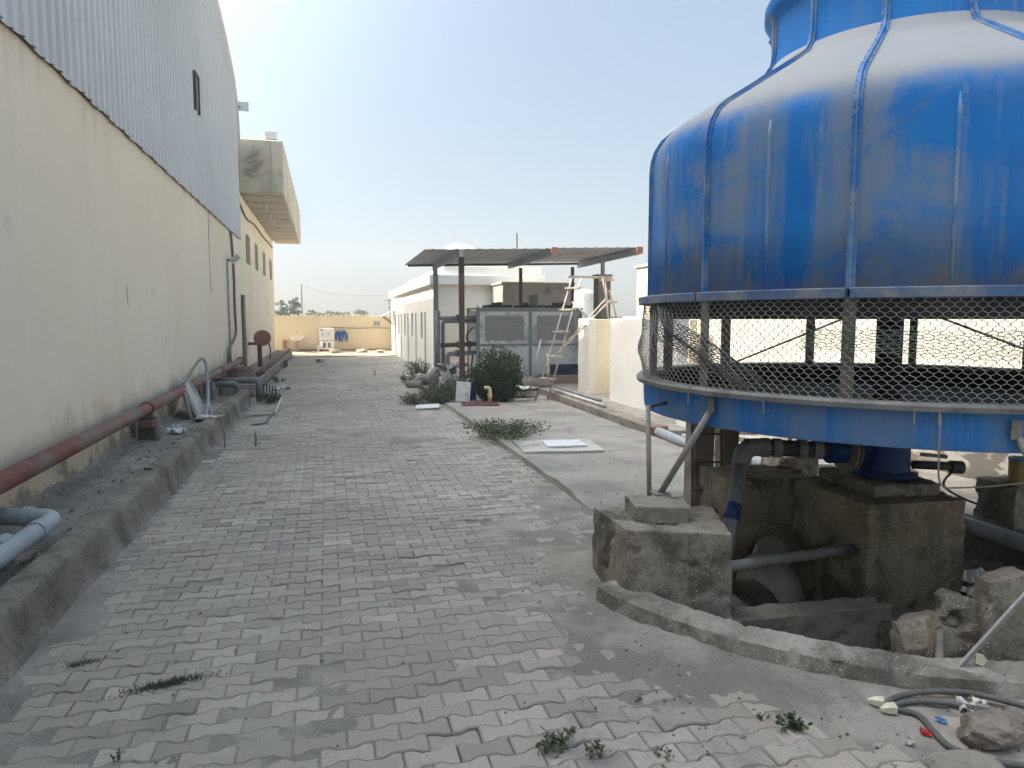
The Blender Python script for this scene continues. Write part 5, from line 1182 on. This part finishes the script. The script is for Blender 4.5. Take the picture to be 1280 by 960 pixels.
t = thing('chiller_piping', 'grey pipework rising between the shed posts and joining the chiller', 'pipework', (2.7, 17.0, 0))
def pp(pts, r, m='chiller_frame', nm='pipe'): MB().tube(pts, r, 10).build(nm, m, t, smooth=True)
pp([(2.55, 17.0, .36), (2.55, 17.0, 1.80)], .06, 'dirty_pvc'); pp([(2.50, 17.05, 1.62), (3.58, 17.55, 1.64)], .045)
pp(elbow((2.68, 17.05, .30), (2.68, 17.05, 1.55), (3.58, 17.6, 1.55), .08), .045, 'dirty_pvc')
pp([(2.60, 17.0, .98), (3.58, 17.55, .99)], .055, 'rusty_post'); pp(elbow((2.78, 17.0, .2), (2.78, 17.0, .77), (3.58, 17.5, .78), .09), .055, 'dirty_pvc')
pp(bez([(3.55, 17.7, 1.4), (3.36, 17.6, 1.2), (3.42, 17.6, .9), (3.50, 17.6, .7), (3.46, 17.5, .45), (3.5, 17.5, .2)]), .022, 'dark_metal', 'flexible_hose')
for (x, y, z) in ((3.1, 17.3, .985), (3.1, 17.3, 1.63), (3.05, 17.18, .78), (3.4, 17.47, .985)): MB().tube([(x - .03, y - .016, z), (x + .03, y + .016, z)], .08, 14).build('flange', 'dark_metal', t, auto=40)

# ------------------------------------------------------------------ WHITE BUILDING (right, far)
wb = thing('white_building', 'long low white building with narrow windows and a thick roof slab', 'building', (4.6, 27, 0))
mb = MB(); FX = 3.0
wins = [(23.25, 23.75), (25.9, 26.45), (28.4, 28.95), (30.9, 31.4)]; doors = [(22.5, 22.85), (24.9, 25.25), (27.4, 27.8), (29.9, 30.3), (32.4, 32.9)]
ev = sorted([(a, b, .98, 1.82) for a, b in wins] + [(a, b, .0, 1.82) for a, b in doors])
yp = 20.8
for a, b, z0, z1 in ev:
    mb.box(FX, FX + .25, yp, a, -.05, 2.58)
    mb.box(FX, FX + .25, a, b, z1, 2.58)
    if z0 > 0: mb.box(FX, FX + .25, a, b, -.05, z0)
    yp = b
mb.box(FX, FX + .25, yp, 34.7, -.05, 2.58)
mb.build('facade_wall', 'white_plaster', wb)
MB().box(FX + .251, 6.28, 20.8, 21.05, -.05, 2.58).build('end_wall', 'white_plaster', wb)
MB().box(FX + .251, 6.28, 21.051, 34.7, 2.3, 2.57).build('ceiling_slab', 'white_plaster', wb)
for a, b, z0, z1 in ev:
    if z0 > 0:
        w = MB().box(FX + .15, FX + .17, a, b, z0, z1).build('window', 'window_dark', wb); MB().box(FX + .10, FX + .15, a, a + .05, z0, z1).box(FX + .10, FX + .15, b - .05, b, z0, z1).build('frame', 'shutter_grey', w)
    else:
        w = MB().box(FX + .15, FX + .19, a, b, z0, z1).build('door', 'rusty_post', wb); MB().box(FX + .13, FX + .15, a + .05, a + .08, .9, 1.0).build('handle', 'galvanised', w)
MB().box(2.86, 6.32, 20.65, 34.6, 2.585, 2.88).build('roof_slab', 'white_plaster', wb, bevel=.015)
MB().box(3.3, 6.28, 20.8, 30, 2.881, 3.14).build('parapet', 'white_plaster', wb, bevel=.015)
aw = MB().add([(FX, 32.9, 1.98), (FX, 34.4, 1.98), (2.45, 34.4, 1.72), (2.45, 32.9, 1.72), (FX, 32.9, 2.01), (FX, 34.4, 2.01), (2.45, 34.4, 1.75), (2.45, 32.9, 1.75)], [(3, 2, 1, 0), (4, 5, 6, 7), (0, 1, 5, 4), (1, 2, 6, 5), (2, 3, 7, 6), (3, 0, 4, 7)]).build('awning', 'cladding_metal', wb)
MB().tube([(2.5, 33.0, 1.74), (2.99, 33.0, 1.35)], .02, 6).tube([(2.5, 34.2, 1.74), (2.99, 34.2, 1.35)], .02, 6).build('awning_strut', 'rusty_post', aw)
pr_ = thing('plant_room', 'lower grey plastered room with a lit left side behind the chiller', 'building', (5.7, 20.0, 0)); MB().box(4.70, 6.75, 19.35, 20.74, -.05, 2.56).build('wall', 'white_plaster_grey' if 'white_plaster_grey' in MATS else 'pale_concrete', pr_, bevel=.012); MB().box(4.66, 6.79, 19.31, 20.645, 2.56, 2.63).build('roof_edge', 'pale_concrete', pr_, bevel=.01)
t = thing('water_tank', 'white domed water tank on the roof of the white building', 'tank', (5.07, 28, 3.14)); MB().lathe([(.0, 4.52), (.3, 4.50), (.55, 4.40), (.75, 4.2), (.75, 3.14), (0, 3.14)], (5.07, 28), 32).build('drum', 'white_board', t, auto=40); MB().lathe([(.0, 4.56), (.2, 4.56), (.2, 4.49)], (5.07, 28), 16).build('lid', 'white_board', t)
tag(MB().tube([(7.39, 28, -.04), (7.39, 28, 5.0)], .028, 6).build('mast', 'dark_metal'), 'thin straight mast rising behind the shed roof', 'mast'); tag(MB().tube([(4.93, 28, 4.5), (4.85, 28, 5.0)], .015, 5).build('antenna', 'galvanised'), 'thin slanted rod above the water tank', 'rod')

# ------------------------------------------------------------------ FAR END
t = thing('yard_wall', 'yellow plastered wall closing the far end of the road', 'wall', (.5, 35.4, 0))
MB().box(-8, 8, 35.3, 35.55, -.1, 1.74).build('wall', 'yellow_plaster', t); mb = MB(); rnd = random.Random(4)
for i in range(30): x = -2.2 + i * .19; h = rnd.uniform(.02, .09); mb.box(x, x + rnd.uniform(.1, .18), 35.34, 35.5, 1.742, 1.742 + h)
mb.build('coping', 'yellow_plaster', t, bevel=.01); MB().box(-2.2, 3.0, 35.18, 35.298, -.05, .18).build('footing', 'brown_clay', t, bevel=.02, cuts=3, rough=.02)
t = thing('wash_basin', 'white wash basin with a tap on the yellow wall', 'basin', (-1.35, 35.1, 0)); MB().lathe([(.0, .60), (.22, .62), (.33, .76), (.35, .80), (.31, .80), (.2, .68), (0, .66)], (-1.35, 35.0), 24).build('bowl', 'white_board', t, auto=40); MB().lathe([(.0, .0), (.12, .0), (.08, .3), (.10, .62), (0, .62)], (-1.35, 35.02), 16).build('pedestal', 'grey_post', t, auto=40); MB().tube(elbow((-1.35, 35.25, .98), (-1.35, 35.08, 1.0), (-1.35, 35.06, .9), .05), .025, 8).build('tap', 'galvanised', t)
t = thing('control_cabinet', 'white metal cabinet with dark lower windows before the yellow wall', 'cabinet', (.02, 35.0, 0)); MB().box(-.32, .33, 34.85, 35.15, .18, 1.17).build('case', 'chiller_panel', t, bevel=.012)
MB().box(-.32, .33, 34.842, 34.849, .595, .61).build('seam', 'dark_metal', t)
for x in (-.12, .10): MB().box(x - .045, x + .055, 34.838, 34.849, .28, .50).build('window', 'window_dark', t)
for x, z in ((-.20, .88), (.08, .90)): MB().cyl((x, 34.832, z), .07, .018, 14, 'y').build('gauge', 'grille_grey', t)
MB().box(-.29, -.17, 34.842, 34.849, 1.08, 1.13).build('plate', 'litter_blue', t); MB().box(-.34, .36, 34.83, 35.17, .0, .18).build('plinth', 'dark_metal', t)
MB().box(-.44, -.33, 34.9, 35.1, .05, .4).build('side_box', 'litter_white', t)
t = thing('cable_coil', 'blue hose bundle hanging on the yellow wall right of the cabinet', 'hose', (.66, 35.2, .4)); rnd = random.Random(2)
for k in range(9):
    cx = .44 + .05 * k + rnd.gauss(0, .02); h = rnd.uniform(.3, .55); w = rnd.uniform(.05, .12)
    MB().tube(bez([(cx - w, 35.22, 1.0 - h), (cx - w * .8, 35.19, .9), (cx, 35.17, 1.02 + rnd.gauss(0, .02)), (cx + w * .8, 35.19, .9), (cx + w, 35.22, 1.0 - h * rnd.uniform(.6, 1))], 5), .022, 6).build('strand', 'bright_blue', t, smooth=True)
tag(MB().tube(bez([(.2, 35.27, 1.22), (1.4, 35.26, 1.17), (2.2, 35.26, 1.19), (2.9, 35.27, 1.16)]), .014, 5).build('wall_wire', 'cable_grey'), 'thin wire strung along the yellow wall above the blue hoses', 'wire')
tag(MB().box(2.2, 2.5, 35.26, 35.298, 1.3, 1.52).build('wall_plate', 'galvanised'), 'small grey plate on the yellow wall near the white building', 'plate')
tag(MB().box(-1.98, -1.80, 35.0, 35.15, .2, .62).build('red_box', 'brick_red', bevel=.01), 'small red brown box at the left foot of the yellow wall', 'box')
for i, (x, y, s, l) in enumerate([(.3, 34.5, (.5, .3, .16), 'pale rubble lump left of the middle on the sand strip'), (1.6, 34.6, (.5, .3, .18), 'pale rubble lump in the middle of the sand strip'), (2.4, 34.5, (.4, .3, .12), 'pale rubble lump near the white building')]):
    rock('rubble', l, 'rubble', (x, y, .03), s, 'sand', 80 + i, 'rubble on the sand strip')
# trees and poles beyond the wall
def tree(lbl, x, y, h, w, n, seed, grp='trees beyond the yellow wall'):
    rnd = random.Random(seed); t_ = thing('tree', lbl, 'tree', (x, y, -.04), grp); mb = MB(); ml = MB()
    mb.tube([(x, y, -.1), (x + .1, y, h * .35), (x, y + .1, h * .75)], h * .025, 7, True, h * .008)
    for k in range(26):
        a = rnd.random() * 6.28; zz = h * rnd.uniform(.28, .98); rr = w * .5 * math.sqrt(rnd.random()) * (1.1 - (zz / h) ** 2 * .7); c = (x + rr * math.cos(a), y + rr * math.sin(a), zz)
        if k % 3 == 0: mb.tube([(x, y, zz * .7), c], h * .007, 5)
        leaves(ml, c, n // 26, (w * .1, w * .1, h * .05), .32, rnd, .0, 2.2)
    mb.build('trunk', 'bark', t_); ml.build('crown', 'leaf_far', t_)
tree('taller loose tree next to the annex corner', -3.3, 62, 2.9, 1.7, 600, 1); tree('thin tree top leaning beside the taller one', -2.6, 64, 3.1, .9, 380, 2)
for i in range(5): tree(['first', 'second', 'third', 'fourth', 'fifth'][i] + ' tree from the left in the low row beyond the yellow wall', -1.6 + i * .95, 85 + i, 2.4 - .15 * (i % 2), 1.5, 420, 5 + i)
tree('lone small bushy tree in the middle beyond the yellow wall', 3.6, 82, 2.5, 1.6, 420, 15)
tree('green tree seen past the boundary wall left of the tower', 15.5, 31, 2.75, 2.2, 800, 16)
def upole(lbl, x, y, h, arms):
    t_ = thing('utility_pole', lbl, 'pole', (x, y, -.04), 'utility poles beyond the wall'); MB().tube([(x, y, -.1), (x, y, h)], .13, 8, True, .08).build('shaft', 'grey_post', t_)
    if arms: MB().box(x - .5, x + .5, y - .05, y + .05, h - .9, h - .78).build('crossarm', 'grey_post', t_)
upole('single utility pole by the tree row beyond the yellow wall', -2.45, 78, 5.2, False); upole('utility pole with crossarm near the white building roof', 7.0, 84, 4.6, True); upole('second pole standing close to the crossarm pole', 7.5, 85, 4.4, False)
tag(MB().tube(bez([(-2.45, 78, 5.1), (1, 80, 4.25), (7.0, 84, 4.3)]), .014, 4).build('power_line', 'cable_grey'), 'power line sagging between the far utility poles', 'wire')
tag(MB().lathe([(0, 3.0), (.35, 2.95), (.5, 2.8), (.5, 1.9), (0, 1.9)], (11.7, 32), 20).build('far_tank', 'white_board', auto=40), 'small white tank far beyond the enclosure wall', 'tank')

# ------------------------------------------------------------------ the dusty air of the plain
m = bpy.data.materials.new('haze'); m.use_nodes = True; nt = m.node_tree; nt.nodes.clear()
vo_ = nt.nodes.new('ShaderNodeVolumePrincipled'); ou = nt.nodes.new('ShaderNodeOutputMaterial'); nt.links.new(vo_.outputs[0], ou.inputs['Volume'])
vo_.inputs['Color'].default_value = (.88, .92, .96, 1); vo_.inputs['Density'].default_value = .0048; vo_.inputs['Anisotropy'].default_value = .65
MATS['haze'] = m
hz = MB().box(-90, 90, -60, 140, -1.1, 14).build('haze', 'haze'); hz['kind'] = 'stuff'; hz['label'] = 'pale dusty haze filling the air over the whole yard'; hz['category'] = 'haze'
